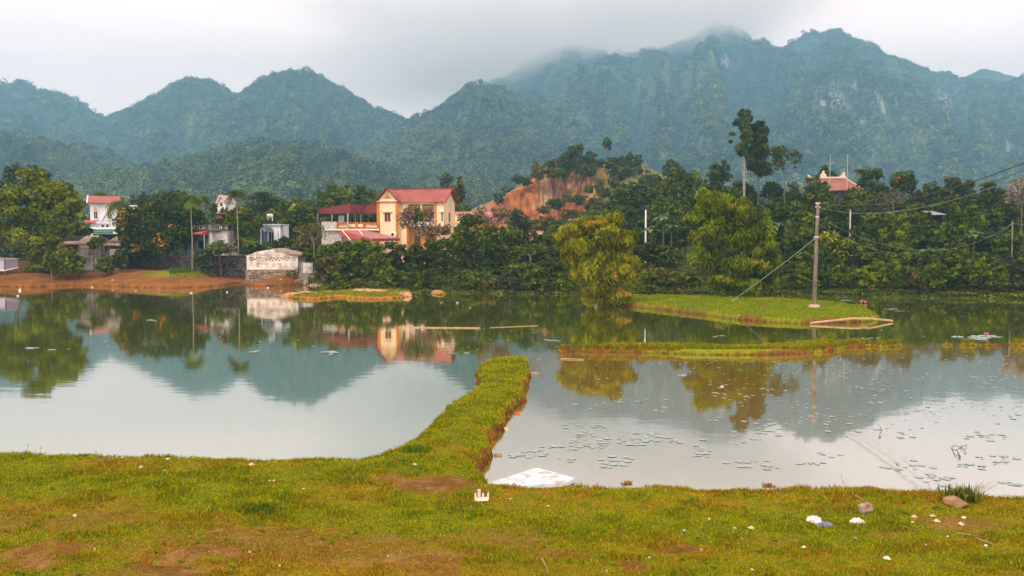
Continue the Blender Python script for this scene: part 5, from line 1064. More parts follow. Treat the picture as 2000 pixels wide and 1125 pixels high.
# whitewashed brick shed on a rubble base
def shed():
    Y0 = 112; O = Vector((X(481, Y0), Y0, 0)); e = empty('brick_shed', O, 'whitewashed brick shed with a gable wall on a rubble base at the water', 'shed')
    lx = lambda px: X(px, Y0) - O.x; lz = lambda py: Z(py, Y0)
    m, t, out = newmat('whitewashed_brick'); g = N(t, 'ShaderNodeTexCoord'); sx = N(t, 'ShaderNodeSeparateXYZ'); cx = N(t, 'ShaderNodeCombineXYZ'); t.links.new(g.outputs['Object'], sx.inputs[0]); ad = N(t, 'ShaderNodeMath', operation='ADD'); t.links.new(sx.outputs[0], ad.inputs[0]); t.links.new(sx.outputs[1], ad.inputs[1]); t.links.new(ad.outputs[0], cx.inputs[0]); t.links.new(sx.outputs[2], cx.inputs[1])
    bt = N(t, 'ShaderNodeTexBrick', inp={'Scale': 1.0, 'Mortar Size': .018, 'Brick Width': .36, 'Row Height': .17}); bt.inputs['Color1'].default_value = (.66, .60, .53, 1); bt.inputs['Color2'].default_value = (.52, .47, .41, 1); bt.inputs['Mortar'].default_value = (.26, .22, .18, 1)
    t.links.new(cx.outputs[0], bt.inputs['Vector']); n = N(t, 'ShaderNodeTexNoise', inp={'Scale': 1.4, 'Detail': 6.0}); t.links.new(g.outputs['Object'], n.inputs['Vector']); mr = N(t, 'ShaderNodeMapRange', inp={1: .38, 2: .58, 3: .55, 4: 1.15}); t.links.new(n.outputs['Fac'], mr.inputs[0])
    vs = N(t, 'ShaderNodeVectorMath', operation='SCALE'); t.links.new(bt.outputs[0], vs.inputs[0]); t.links.new(mr.outputs[0], vs.inputs['Scale']); p = N(t, 'ShaderNodeBsdfPrincipled', inp={'Roughness': .9, 'Specular IOR Level': .2}); t.links.new(vs.outputs[0], p.inputs['Base Color'])
    bp = N(t, 'ShaderNodeBump', inp={'Strength': .5, 'Distance': .01}); t.links.new(bt.outputs['Fac'], bp.inputs['Height']); t.links.new(bp.outputs[0], p.inputs['Normal']); t.links.new(p.outputs[0], out.inputs[0])
    zb = lz(527); MB().prism([(0, zb), (lx(581), zb), (lx(581), lz(499)), (lx(577), lz(496)), (lx(534), lz(486)), (lx(500), lz(492)), (0, lz(500))], 0, .3, 'y').build('gable_wall', m, e)
    MB().box(0, .3, .302, 4, zb, lz(500)).box(lx(581) - .3, lx(581), .302, 4, zb, lz(500)).box(.302, lx(581) - .302, 3.7, 4, zb, lz(500)).build('wall', m, e)
    MB().prism([(-.12, -.8), (lx(583), -.8), (lx(582), zb - .01), (-.08, zb - .01)], -.15, 4.2, 'y').build('base', M_stone, e)
    rz_ = lz(485.5); MB().slab([(lx(534), .1, rz_), (lx(534), 4.2, rz_), (-.2, 4.2, lz(499)), (-.2, .1, lz(499))], .08).slab([(lx(534), -.25, rz_ + .02), (lx(586), -.25, lz(498)), (lx(588), 4.3, lz(497)), (lx(536), 4.3, rz_ + .02)], .09).build('roof', M_thatch, e)
    rng = np.random.default_rng(3); Mh = pm('teal_hole', (.05, .10, .095)); Mr = pm('reddish_hole', (.24, .06, .04))
    for i in range(26):
        row = i % 2; x_ = lx(486 + (i * 3.4) % 78 + rng.uniform(-1, 1)); z_ = lz((505, 509)[row] + rng.uniform(-1, 1)); MB().box(x_, x_ + .2, -.02, -.002, z_, z_ + .12).build('vent_hole', Mh if i % 5 else Mr, e)
    for i in range(18): x_ = lx(rng.uniform(484, 578)); z_ = lz(rng.uniform(500, 525)); MB().box(x_, x_ + .1, -.021, -.0025, z_, z_ + .09).build('vent_hole', Mh, e)
shed()
Y0 = 111; O = Vector((X(584, Y0), Y0, .3)); e = empty('stub_wall', O, 'short blackened stub wall right of the brick shed', 'wall')
MB().box(0, X(611, Y0) - O.x, 0, .5, 0, Z(512, Y0) - .3).build('wall', M_greyd, e); MB().box(.4, 1.5, -.05, -.003, .9, Z(514, Y0) - .3).build('limewash_patch', M_grey, e); MB().box(-.05, 1.7, -.6, .0, -.8, 1.0).build('footing', M_stone, e)
Y0 = 109.6; O = Vector((X(594, Y0), Y0, 0)); e = empty('stone_steps', O, 'flight of pale stone steps going down to the water beside the shed', 'steps')
for i in range(6): MB().box(.35 + i * .13, 1.95 + i * .06, i * .38, 2.6, -.3 if i == 0 else i * .2 - .19, i * .2 + .02).build('step', mat_noise('worn_step', (.22, .15, .10), (.44, .34, .25), 3, .9, .01) if i == 0 else bpy.data.materials['worn_step'], e)
MB().prism([(-1.6, -.4), (.33, -.4), (.33, 1.0), (-1.2, .6)], .5, 2.4, 'y').build('side_wall', M_stone, e)
# temple
def temple():
    Y0 = 175; z0 = gz(X(1640, Y0), Y0); O = Vector((X(1640, Y0), Y0, z0)); e = empty('temple', O, 'temple with a terracotta hipped roof and pale ridge ornaments above the right hand trees', 'temple')
    q = lambda px, py, dy=0: (X(px, Y0) - O.x, dy, Z(py, Y0) - z0)
    MB().slab([q(1596, 373, -2), q(1676, 370, -2), q(1656, 347, 2), q(1608, 347, 2)], .15).slab([q(1608, 347, 2), q(1656, 347, 2), q(1676, 370, 6), q(1596, 373, 6)], .15).slab([q(1656, 347, 2), q(1676, 370, -2), q(1676, 370, 6)], .15).build('roof', M_tileroof, e)
    M_rid = pm('pale_ridge_plaster', (.66, .50, .40), .12); g = MB(); a, b_ = q(1606, 346, 2), q(1658, 346, 2); g.box(a[0], b_[0], 1.8, 2.2, a[2] - .1, a[2] + .18); g.tube([q(1656, 346.8, 2), q(1675.5, 369.3, -2), q(1678, 369, -2.3)], .10, 5); g.build('ridge', M_rid, e)
    z = a[2] + .18; c = q(1613, 346)[0]; MB().prism([(c - .55, z), (c + .55, z), (c + .45, z + .45), (c + .2, z + .6), (c + .16, z + .95), (c, z + 1.1), (c - .16, z + .95), (c - .2, z + .6), (c - .45, z + .45)], 1.85, 2.15, 'y').build('ridge_ornament', M_rid, e)
    c = q(1651, 346)[0]; MB().prism([(c - .5, z), (c + .5, z), (c + .35, z + .5), (c + .42, z + .75), (c + .15, z + .8), (c - .1, z + .45)], 1.85, 2.15, 'y').build('ridge_ornament', M_rid, e)
    c = q(1572, 346)[0]
    MB().box(q(1600, 0)[0], q(1668, 0)[0], -.6, 5.0, 0, Z(374.5, Y0) - z0).build('wall', M_greyd, e)
    MB().slab([q(1568, 349, -3), q(1576, 349, -3), q(1576, 343, -1), q(1572, 342, -1)], .1).build('side_gable', M_rid, e)
temple()
def post(nm, px, py0, py1, Y, r, label, mat=M_trim, group=None, zb=None):
    x = X(px, Y); z0 = (gz(x, Y) - .1) if zb is None else zb; o = MB().tube([(0, 0, 0), (0, 0, Z(py0, Y) - z0)], [r, r * .85], 8).build(nm, mat, None, (x, Y, z0)); tag(o, label, 'pole', group); return o
post('white_post', 1261, 410, 467, 121.5, .11, 'white concrete post left of the green weeping tree'); post('white_post', 1660, 410, 450, 118, .1, 'thin mottled white post among the right hand trees', M_conc)
post('antenna_mast', 1619, 300, 372, 160, .045, 'thin metal antenna mast left over the temple roof', M_post, 'antenna masts by the temple'); post('antenna_mast', 1653, 301, 372, 162, .045, 'thin metal antenna mast over the right end of the temple roof', M_post, 'antenna masts by the temple')
# tin roof in the trees
Y0 = 122; O = Vector((X(1826, Y0), Y0, gz(X(1826, Y0), Y0))); e = empty('tin_roof_hut', O, 'hut with a grey tin roof hidden between the right hand trees', 'hut'); q = lambda px, py, dy: (X(px, Y0) - O.x, dy, Z(py, Y0) - O.z)
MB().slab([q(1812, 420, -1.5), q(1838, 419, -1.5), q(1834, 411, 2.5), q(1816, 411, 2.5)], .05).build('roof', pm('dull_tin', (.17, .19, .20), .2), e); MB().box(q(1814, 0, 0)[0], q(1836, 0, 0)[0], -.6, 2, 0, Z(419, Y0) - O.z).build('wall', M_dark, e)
# excavator in the quarry
def excavator():
    Y0 = 225; z0 = 5.4; x0 = X(962, Y0); e = empty('excavator', (x0, Y0, z0), 'orange excavator with a raised arm in the quarry behind the annexe', 'excavator'); M = pm('excavator_orange', (.55, .22, .02), .15)
    MB().box(-1.3, 1.3, -1.2, 1.2, 1.0, 2.4).build('body', M, e, bevel=.1); MB().box(-1.2, -.3, -1.0, .1, 2.41, 3.3).build('cab', M_glass, e, bevel=.05)
    for sy in (-1.4, .9): MB().prism([(-1.6, .35), (-1.3, 0), (1.3, 0), (1.6, .35), (1.3, .9), (-1.3, .9)], sy, sy + .5, 'y').build('track', M_dark, e)
    zt = Z(401, Y0) - z0; MB().tube([(.2, -.3, 2.2), (-.6, -.3, zt * .75), (-.2, -.3, zt)], [.25, .22, .16], 5).build('boom', M, e); MB().tube([(-.2, -.3, zt), (1.8, -.3, zt - .5)], [.14, .12], 5).build('arm', M, e); MB().prism([(1.6, zt - .4), (2.1, zt - .5), (2.0, zt - 1.2), (1.5, zt - 1.0)], -.7, .1, 'y').build('bucket', M_greyd, e)
excavator()
# ------------------------------------------------------------------ pole, wires
def utility_pole():
    Y0 = at(1590, 597, .5)[1]; x = X(1590, Y0, 597); z0 = gz(x, Y0); e = empty('utility_pole', (x, Y0, z0 - .05), 'tall concrete utility pole standing on the green island', 'utility pole'); H = Z(393, Y0) - z0; lean = X(1597.5, Y0, 393) - x
    MB().tube([(0, 0, .2), (lean * .5, 0, H * .5), (lean, 0, H)], [.155, .13, .10], 10).build('shaft', M_concpost, e); M = pm('pinkish_concrete', (.42, .30, .24), .15)
    MB().lathe([(.40, -.1), (.42, .06), (.38, .20), (.2, .24)], (0, 0, 0), 14).build('footing', M, e)
    for f, r in ((.67, .15), (.985, .12), (.86, .13)): MB().lathe([(r, H * f - .05), (r, H * f + .05)], (lean * f, 0, 0), 10).build('band', M_post, e)
    for dz in (-.08, -.35): MB().tube([(lean - .18, -.02, H + dz), (lean + .18, -.02, H + dz)], .03, 6).build('insulator', M_trim, e)
    return Vector((x, Y0, z0 - .05)), H, lean
PO, PH, PLN = utility_pole(); ptop = PO + Vector((PLN + .1, 0, PH - .1))
def wire(p, q, sag, r, label, mat, n=24, name='cable'):
    p, q = Vector(p), Vector(q); pts = []
    for i in range(n + 1): t = i / n; v = p.lerp(q, t); v.z -= sag * 4 * t * (1 - t); pts.append(v - p)
    o = MB().tube(pts, r, 5).build(name, mat, None, tuple(p)); tag(o, label, 'cable', 'cables of the utility pole')
M_wire = pm('black_cable', (.018, .018, .02), .2, 1, .5); M_wireg = pm('grey_wire', (.17, .22, .25), .15, 1, .5)
wire(ptop, wd(2230, 215, 32), 1.15, .022, 'thick black cable sagging from the pole top to the upper right edge', M_wire, 40)
wire(ptop + Vector((0, 0, -.15)), wd(2230, 226, 33), 1.35, .011, 'thin cable just below the thick black one', M_wire, 40)
wire(ptop + Vector((0, 0, -.28)), wd(2230, 232, 34), 1.5, .009, 'lowest thin cable of the pole top bundle', M_wireg, 40)
P2 = Vector(wd(1977, 436, 103)); wire(PO + Vector((PLN * .86, 0, PH * .86)), P2, 2.6, .009, 'pale thin wire dipping from the pole to the far wooden pole', M_wireg, 40)
wire(PO + Vector((PLN * .86, 0, PH * .8)), wd(1815, 487, 100), 1.1, .009, 'short pale wire sagging into the bushes right of the pole', M_wireg)
wire(P2, wd(2150, 430, 100), .4, .014, 'wire leaving the far pole over the right edge', M_wireg); wire(P2, wd(1915, 462, 100), .5, .012, 'pale wire slanting down from the far pole into the leaves', M_wireg)
o = post('wooden_pole', 1977, 432, 480, 103, .08, 'short grey wooden pole rising from the bushes near the right edge', M_bark_palm)
g0 = Vector(at(1428, 588, .45)); wire(PO + Vector((PLN * .67, 0, PH * .67)), g0, .12, .018, 'pale stay wire running from the pole down to the grass', pm('stay_wire', (.30, .33, .30)), 16, 'stay_wire')
g0.x += .55; g0.z += .2; wire(Vector(at(1428, 588, .40)), g0, 0, .035, 'wooden anchor stake at the foot of the stay wire', pm('stake', (.45, .30, .16)), 2, 'anchor_stake')

# ------------------------------------------------------------------ floating poles, foam board
M_bamboo = pm('wet_bamboo', (.34, .22, .12), .2, 3, .6)
def float_pole(p, q, r, z, label, name='bamboo_pole', mid=None):
    a, b = Vector(at(*p, z)), Vector(at(*q, z)); pts = [Vector((0, 0, 0))] + ([Vector(at(*m)) - a for m in mid] if mid else []) + [b - a]
    tag(MB().tube(pts, r, 7).build(name, M_bamboo, None, tuple(a)), label, 'pole', 'floating bamboo poles')
float_pole((779, 639.5), (937, 640.5), .035, .02, 'long straight bamboo pole floating in the open pond below the yellow house')
float_pole((957, 640), (1050, 636), .018, .01, 'thin bamboo pole floating right of the long one')
float_pole((1583, 631), (1743, 626.5), .07, .08, 'bent pale pole lying against the right tip of the pole island', mid=[(1665, 622, .30), (1700, 622.5, .28)])
float_pole((1095, 700), (1140, 702), .02, .04, 'short dark stick floating by the low grass dike', 'stick')
def foam_board():
    c = [Vector(at(*p)) for p in ((955, 944, .05), (1048, 914, .07), (1126, 935, .10), (1105, 944, .10), (1010, 951, .05))]
    o0 = c[0]; a = [p - o0 for p in c]; b = MB(); n = len(a)
    # rounded outline
    out = []
    for i in range(n):
        p, q, r = a[i - 1], a[i], a[(i + 1) % n]
        for t in (0, .5, 1): d1 = (p - q).normalized() * .09; d2 = (r - q).normalized() * .09; out.append(q + d1 * (1 - t) ** 1.6 + d2 * t ** 1.6)
    m = len(out); cen = sum(out, Vector()) / m
    vs = [tuple(v + Vector((0, 0, .012))) for v in out] + [tuple(v + Vector((0, 0, -.07))) for v in out] + [tuple(cen + (v - cen) * .985 + Vector((0, 0, .018))) for v in out]
    fs = [tuple(range(2 * m, 3 * m)), tuple(range(m, 2 * m))[::-1]] + [(i, m + i, m + (i + 1) % m, (i + 1) % m) for i in range(m)] + [(2 * m + i, i, (i + 1) % m, 2 * m + (i + 1) % m) for i in range(m)]
    o = b.add(vs, fs).build('foam_board', mat_noise('stained_white_foam', (.30, .25, .21), (.37, .44, .48), 3.2, .8, .004, lo=.36, hi=.46, c3=(.40, .47, .50)), None, tuple(o0)); tag(o, 'large pale blue foam board floating half under the near grass edge', 'foam board')
foam_board()
# ------------------------------------------------------------------ lily pads
M_pad = mat_noise('lily_pad', (.13, .19, .185), (.30, .38, .38), 1.5, .28, .003, spec=.7); M_padg = mat_noise('green_lily_pad', (.10, .15, .08), (.20, .26, .15), 1.5, .35, .003, spec=.6)
def pad_mesh(mat):
    b = MB(); k = 15; a0 = .18; vs = [(0, 0, 0)]; rs = [1 + .05 * math.sin(i * 2.3) for i in range(k)]
    for i in range(k): t = a0 + (2 * math.pi - 2 * a0) * i / (k - 1); vs.append((rs[i] * math.cos(t), rs[i] * math.sin(t), .0))
    for i in range(k): t = a0 + (2 * math.pi - 2 * a0) * i / (k - 1); vs.append((1.05 * rs[i] * math.cos(t), 1.05 * rs[i] * math.sin(t), .03 + .03 * math.sin(i * 1.9)))
    b.add(vs, [(0, i + 1, i + 2) for i in range(k - 1)] + [(i + 1, k + i + 1, k + i + 2, i + 2) for i in range(k - 1)]); o = b.build('lily_pad', mat); return o
rng = np.random.default_rng(44)
CL = [(1040,885,28,7,10),(1005,887,26,5,6),(1110,868,38,8,16),(1150,872,30,5,8),(1125,835,34,7,14),(1165,828,28,5,8),(1185,862,26,5,8),(1235,858,48,8,16),(1310,857,42,7,12),(1265,852,40,6,10),(1140,850,22,4,6),(1110,900,26,3,4),(1200,904,26,8,12),(1215,893,20,4,4),(1250,862,26,5,8),(1375,880,22,9,12),(1460,905,38,9,14),(1510,913,18,5,5),(1580,906,30,4,6),(1620,888,24,4,4),(1440,845,60,14,16),(1500,838,60,12,14),(1560,825,60,12,14),
      (1645,810,50,8,16),(1590,815,40,8,10),(1720,762,32,5,10),(1680,758,26,5,8),(1420,772,44,5,10),(1700,787,24,5,6),(1580,793,20,3,4),(1780,802,26,6,8),(1880,785,50,10,14),(1925,852,46,9,16),(1780,910,40,10,14),(1830,935,50,10,16),(1960,895,40,8,12),(1985,945,30,6,8),(1900,910,30,6,6),(1820,795,60,14,10),(1960,735,50,10,14),(1900,738,50,12,10),(1975,800,40,14,10),(1770,845,40,12,8),(1250,775,40,9,8),(1150,790,60,5,5),(1270,712,20,3,3),(1050,700,20,3,3),(1210,785,18,2,4),(1530,725,60,10,8),(1620,730,40,8,6),(1400,820,30,5,6),(1290,800,40,8,5),(1500,760,40,8,6),(1690,840,50,8,8)]
pads = []
for cx_, cy_, sx, sy, n in CL:
    for i in range(n):
        px, py = cx_ + rng.normal(0, sx * .62), cy_ + rng.normal(0, sy * .75)
        if px > 2010 or py < 700: continue
        pads.append((px, py, rng.uniform(.045, .10) * (1.15 if py > 840 else 1.0)))
FARP = [(1920,659,30,4,16,.3),(1905,660,10,2,4,.25),(1740,603,12,1.5,5,.2),(1758,607,10,1.5,3,.2),(648,688,14,3,9,.2),(500,688,12,2,5,.16),(60,680,12,1.5,5,.16),(105,683,6,1,3,.16),(300,625,10,2,4,.16),(1655,587,14,1.5,6,.2),(1690,640,8,1.2,2,.2),(890,690,20,2,5,.15),(1085,665,20,3,5,.15),(1400,655,20,3,4,.15),(1690,660,18,2,4,.16),(1330,735,20,4,4,.12)]
far = []
for cx_, cy_, sx, sy, n, r in FARP:
    for i in range(n): far.append((cx_ + rng.normal(0, sx * .5), cy_ + rng.normal(0, sy * .5), r * rng.uniform(.6, 1.2)))
protos = []
mgr = (pad_mesh(M_pad), pad_mesh(M_padg))
def reg(px, py, r, z):
    x, y, _ = at(px, py, z); ok = True
    return x, y
def where(px, py):
    if py < 700:
        return 'off the left mud shore' if px < 400 else 'in the open left pond' if px < 800 else 'beyond the low grass dike' if px < 1600 else 'behind the pole island tip' if py < 620 else 'between the island and the low dike' if px < 1800 else 'around the lotus near the right edge'
    if py < 780: return 'in the tree reflections below the low dike' if px < 1560 else 'right of the pole reflection below the low dike' if px < 1800 else 'on dark water near the right edge'
    if px < 1100: return 'close to the dike bank' if py < 860 else 'between the dike and the foam board'
    if px < 1350: return 'in the middle of the right pond' if py < 880 else 'near the grass right of the foam board'
    if px < 1700: return 'where the hill reflection meets the sky reflection' if py < 860 else 'on pale water left of the seam line'
    return 'on the bright sky reflection at right' if py < 880 else 'close to the weed clump at lower right'
order = sorted(pads, key=lambda p: -p[2] * (p[1] - 460))[:300 - len(far)] + far; rest = sorted(pads, key=lambda p: -p[2] * (p[1] - 460))[300 - len(far):]
first = [True, True]
for i, (px, py, r) in enumerate(order):
    k = 1 if (py < 700 and rng.uniform() < .2) else 0; x, y = reg(px, py, r, .02)
    o = mgr[k] if first[k] else mgr[k].copy()
    if not first[k]: C.objects.link(o)
    first[k] = False; o.location = (x, y, .018 + .0006 * (i % 9)); o.scale = (r, r * rng.uniform(.8, 1), r); o.rotation_euler = (0, 0, rng.uniform(0, 6.28))
    loc = where(px, py); tag(o, ('small greyish lily pad ' if k == 0 else 'small green lily pad ') + loc, 'lily pad', ('lily pads ' if k == 0 else 'green lily pads ') + loc)
if first[1]: bpy.data.objects.remove(mgr[1])
# the smallest pads and specks: too many to count
b = MB()
def disc(px, py, r, z=.02, k=7):
    x, y, _ = at(px, py, z); n = len(b.v); ph = rng.uniform(0, 6)
    b.add([(x + r * math.cos(ph + 6.283 * j / k) * rng.uniform(.8, 1.1), y + r * .9 * math.sin(ph + 6.283 * j / k), z) for j in range(k)], [tuple(range(k))])
for px, py, r in rest: disc(px, py, r * .9)
for i in range(420):
    px = rng.uniform(1060, 2010); py = 694 + 140 * rng.beta(1.2, 2.2)
    if rng.uniform() < ss(.35, .6, fbm(np.array([px / 90]), np.array([py / 16]), 7))[0] * (0.4 + (px > 1300)): disc(px, py, rng.uniform(.03, .085), .02 + .0001 * i / 10)
for i in range(170): disc(rng.uniform(0, 2000), rng.uniform(585, 700), rng.uniform(.03, .09), .0085 + .00001 * i)
tag(b.build('floating_leaves', M_pad), 'scattered small floating leaves and specks on the ponds', 'floating leaves', kind='stuff')
# a few pink lotus blooms
M_pink = pm('pink_petals', (.62, .16, .26), .2)
def bloom(px, py, label):
    x, y, _ = at(px, py, .03); b = MB(); 
    for j in range(8):
        t = j * math.pi / 4; c, s = math.cos(t), math.sin(t); b.add([(0, 0, 0), (.10 * c - .05 * s, .10 * s + .05 * c, .10), (.17 * c, .17 * s, .22), (.10 * c + .05 * s, .10 * s - .05 * c, .10)], [(0, 1, 2, 3)])
    e = empty('lotus', (x, y, .02), label, 'lotus', 'pink lotus blooms'); b.build('petals', M_pink, e); MB().lathe([(.03, 0), (.05, .1), (.02, .12)], (0, 0, 0), 6).build('heart', M_orange, e)
for a in [(1926,656,'pink lotus bloom in the pad cluster near the right edge'),(1716,577,'pink lotus bloom under the dark bank on the right'),(1703,576,'pink lotus bloom left of another by the dark bank'),(1682,591,'pink lotus bloom at the back tip of the pole island'),(310,567.5,'pink lotus bloom off the mud shore'),(1690,592,'pink lotus bloom beside the island tip')]: bloom(*a)

# ------------------------------------------------------------------ things lying on the near grass
def rock(px, py, w, h, label, mat, seed, tilt=0, name='rock'):
    rng_ = np.random.default_rng(seed); x, y, _ = at(px, py, .55); z = gz(x, y); x, y, _ = at(px, py, z); z = gz(x, y)
    import bmesh; bm = bmesh.new(); bmesh.ops.create_icosphere(bm, subdivisions=3, radius=1)
    P_ = [Vector(rng_.normal(0, 1, 3)).normalized() for _ in range(9)]; D_ = rng_.uniform(.62, .9, 9)
    for v in bm.verts:
        for p, d in zip(P_, D_):
            k = v.co.dot(p)
            if k > d: v.co -= p * (k - d) * .9
        f = fbm(np.array([v.co.x * 2 + 5]), np.array([v.co.y * 2 + v.co.z * 1.7]), seed)[0]; v.co *= .9 + .2 * f
        v.co.x *= w / 2; v.co.y *= w / 2 * .8; v.co.z *= h / 2
    me = bpy.data.meshes.new(name); bm.to_mesh(me); bm.free(); me.materials.append(mat); o = bpy.data.objects.new(name, me); C.objects.link(o); o.location = (x, y, z + h * .32); o.rotation_euler = (0, tilt, .4 * seed); tag(o, label, 'rock'); return o
M_rk = mat_noise('brown_grey_rock', (.16, .11, .08), (.38, .29, .22), 6, .9, .03); M_rk2 = mat_noise('red_brown_rock', (.13, .075, .035), (.28, .17, .09), 6, .9, .02)
rock(1690, 1003, .34, .26, 'angular grey brown rock on the right of the near bank', M_rk, 3, .5); rock(1867, 989, .52, .22, 'flat reddish brown rock half sunk under the weed clump', M_rk2, 5)
def crumple(px, py, w, h, label, mat, seed, name='plastic_bag', d=None, extra=None, cat=None):
    rng_ = np.random.default_rng(seed); x, y, _ = at(px, py, .55); z = gz(x, y); x, y, _ = at(px, py, z + .02); z = gz(x, y); n = 9; b = MB(); vs = []
    for i in range(n):
        for j in range(n):
            u, v = i / (n - 1) * 2 - 1, j / (n - 1) * 2 - 1; r = max(abs(u), abs(v)); q = (1 + .25 * rng_.uniform(-1, 1)); hh = h * (1 - r ** 2.2) * rng_.uniform(.45, 1.2) + .006
            k = math.sqrt(u * u + v * v) or 1; f = r / k; vs.append((u * f * w / 2 * q, v * f * (d or w * .7) / 2 * q, hh))
    b.add(vs, [(i*n+j, (i+1)*n+j, (i+1)*n+j+1, i*n+j+1) for i in range(n-1) for j in range(n-1)])
    for i in range(len(vs)): pass
    b.add([(v[0] * .96, v[1] * .96, -.02) for v in (vs[0], vs[n*(n-1)], vs[n*n-1], vs[n-1])], [(0, 1, 2, 3)])
    o = b.build(name, mat, None, (x, y, z + .02)); o.rotation_euler = (0, 0, rng_.uniform(0, 3)); tag(o, label, cat or name.replace('_', ' ')); return o
M_bag = mat_noise('white_plastic', (.34, .30, .28), (.66, .63, .61), 14, .45, .01, spec=.5); M_bagb = mat_noise('dark_blue_plastic', (.04, .05, .08), (.14, .17, .24), 9, .4, .01, spec=.5); M_paper = mat_noise('buff_scrap', (.42, .26, .15), (.68, .50, .36), 14, .8, .005)
M_scrapw = mat_noise('white_scrap', (.40, .36, .32), (.70, .66, .62), 14, .6, .004); M_bl = pm('blue_plastic', (.06, .30, .42), .15); M_redp = pm('red_plastic', (.45, .08, .03), .15)
crumple(1590, 1018, .36, .09, 'larger crumpled white plastic bag on the right of the near bank', M_bag, 1); crumple(1610, 1024, .30, .07, 'dark blue plastic sheet folded against the larger white bag', M_bagb, 2, 'plastic_sheet'); crumple(1675, 1020, .24, .08, 'smaller white plastic bag between the larger bag and the angular rock', M_bag, 4)
SC = [(1467,1031,.18,'p','buff crumpled scrap on the right half of the grass'),(1385,1016,.12,'p','small buff scrap left of the white bags'),(1435,1031,.10,'p','tiny buff scrap beside a larger one'),(1785,1012,.16,'p','buff scrap right of the angular rock'),(1821,1007,.15,'p','light scrap below the weed clump'),(1830,1020,.20,'p','lumpy buff scrap below the flat rock'),
      (1782,1022,.10,'p','narrow buff scrap pointing down beside the rubbish'),(1882,1014,.16,'w','white scrap right of the flat rock'),(1877,1023,.20,'p','long buff scrap near the flat rock'),(1851,1050,.08,'w','tiny white scrap by the fallen sticks'),(1925,1066,.11,'w','pale blue white scrap beside the fallen sticks'),(1808,1064,.06,'w','white speck in the grass left of the sticks'),
      (1670,1050,.09,'b','blue bottle cap like bit in the grass'),(1570,1070,.12,'w','thin white scrap below the white bags'),(1732,1094,.18,'w','white strip in the lower right grass'),(1469,1115,.10,'p','buff bit at the bottom edge of the right half'),(1806,991,.10,'r','red brown plastic bit beside the flat rock'),(1947,989,.10,'r','small red bit near the right edge'),(1445,1094,.06,'b','tiny blue bit in the lower right grass'),
      (491,907,.24,'p','orange buff crumpled scrap on the left grass'),(320,919,.18,'w','pinkish white scrap on the left grass'),(328,898,.14,'w','white strip near the left water edge'),(275,916,.13,'w','flat greyish scrap on the left grass'),(239,891,.10,'w','small white chip at the left water edge'),(535,940,.13,'p','pale yellow scrap left of centre'),(527,939,.09,'p','reddish bit beside the pale yellow scrap'),(593,955,.09,'w','round white bit left of centre'),
      (146,1008,.12,'w','grey white scrap in the left brown grass'),(810,910,.15,'w','pinkish white scrap on the dike foot'),(682,886,.16,'w','white scrap lying at the water edge left of the dike'),(758,1087,.06,'w','white pebble like bit low in the centre'),(958,1087,.07,'w','white bit in the low centre grass'),(488,1082,.08,'w','white chip in the left bare soil'),
      (1071,989,.08,'w','tiny white scrap right of the upturned stool'),(1199,1036,.09,'r','orange red bit in the centre right grass'),(546,1107,.08,'w','white chip at the bottom left of centre'),(757,871,.14,'w','pale scrap on the inner curve of the dike'),(525,902,.07,'p','tiny buff bit right of the crumpled scrap'),(185,1072,.06,'w','grey chip in the lower left'),(1268,1092,.07,'w','white bit beside the bare patch'),(1370,1076,.07,'p','buff pebble on the bare patch'),
      (928,848,.12,'p','buff scrap under the dike edge'),(865,807,.12,'p','orange leaf on the dike'),(1185,1116,.05,'w','tiny white bit at the bottom'),(997,975,.08,'p','pinkish bit right of the upturned stool'),(1335,1036,.1,'w','small pale scrap among dry grass')]
for i, (px, py, w, k, lab) in enumerate(SC):
    w *= .68; crumple(px, py, w, w * .28, lab, {'p': M_paper, 'w': M_scrapw, 'b': M_bl, 'r': M_redp}[k], 50 + i, 'litter_scrap', w * .6, cat='litter')['group'] = 'litter on the near grass'
def stool():
    px, py = 940, 979; x, y, _ = at(px, py, .55); z = gz(x, y); x, y, _ = at(px, py, z); z = gz(x, y); e = empty('plastic_stool', (x, y, z), 'small upturned cream plastic stool with its legs in the air', 'stool', rz=.15); M = pm('cream_plastic', (.78, .58, .45), .08, 3, .4)
    MB().box(-.125, .125, -.1, .1, .015, .045).build('seat', M, e, bevel=.008)
    for sx, sy, h in ((-1, -1, .17), (1, -1, .17), (-.25, 1, .20), (.35, 1, .12)):
        b = MB(); xx = sx * .11; yy = sy * .085; b.add([(xx - .02, yy - .01, .04), (xx + .02, yy - .01, .04), (xx + .02, yy + .01, .04), (xx - .02, yy + .01, .04), (xx * 1.12 - .014, yy - .008, h), (xx * 1.12 + .014, yy - .008, h), (xx * 1.12 + .014, yy + .008, h), (xx * 1.12 - .014, yy + .008, h)], [(0,3,2,1),(4,5,6,7),(0,1,5,4),(1,2,6,5),(2,3,7,6),(3,0,4,7)]); b.build('leg', M, e)
    MB().box(-.06, -.01, .02, .10, .046, .20).build('panel', M_bag, e)
stool()
M_stick = pm('grey_stick', (.26, .17, .10), .2, 4)
def stick(pts, r, label, name='stick'):
    W_ = []
    for px, py, up in pts:
        x, y, _ = at(px, py, .5 + up); z = gz(x, y) + up; x, y, _ = at(px, py, z); W_.append(Vector((x, y, z + .01)))
    o = MB().tube([p - W_[0] for p in W_], [r] * (len(W_) - 1) + [r * .5], 6).build(name, M_stick, None, tuple(W_[0])); tag(o, label, 'stick', 'sticks in the near grass')
stick([(1905,1052,.02),(1945,1066,.03)], .014, 'thicker pinkish stick lying at the lower right'); stick([(1868,1042,.02),(1900,1046,.03),(1935,1054,.02)], .008, 'thin curved stick above the thicker one')
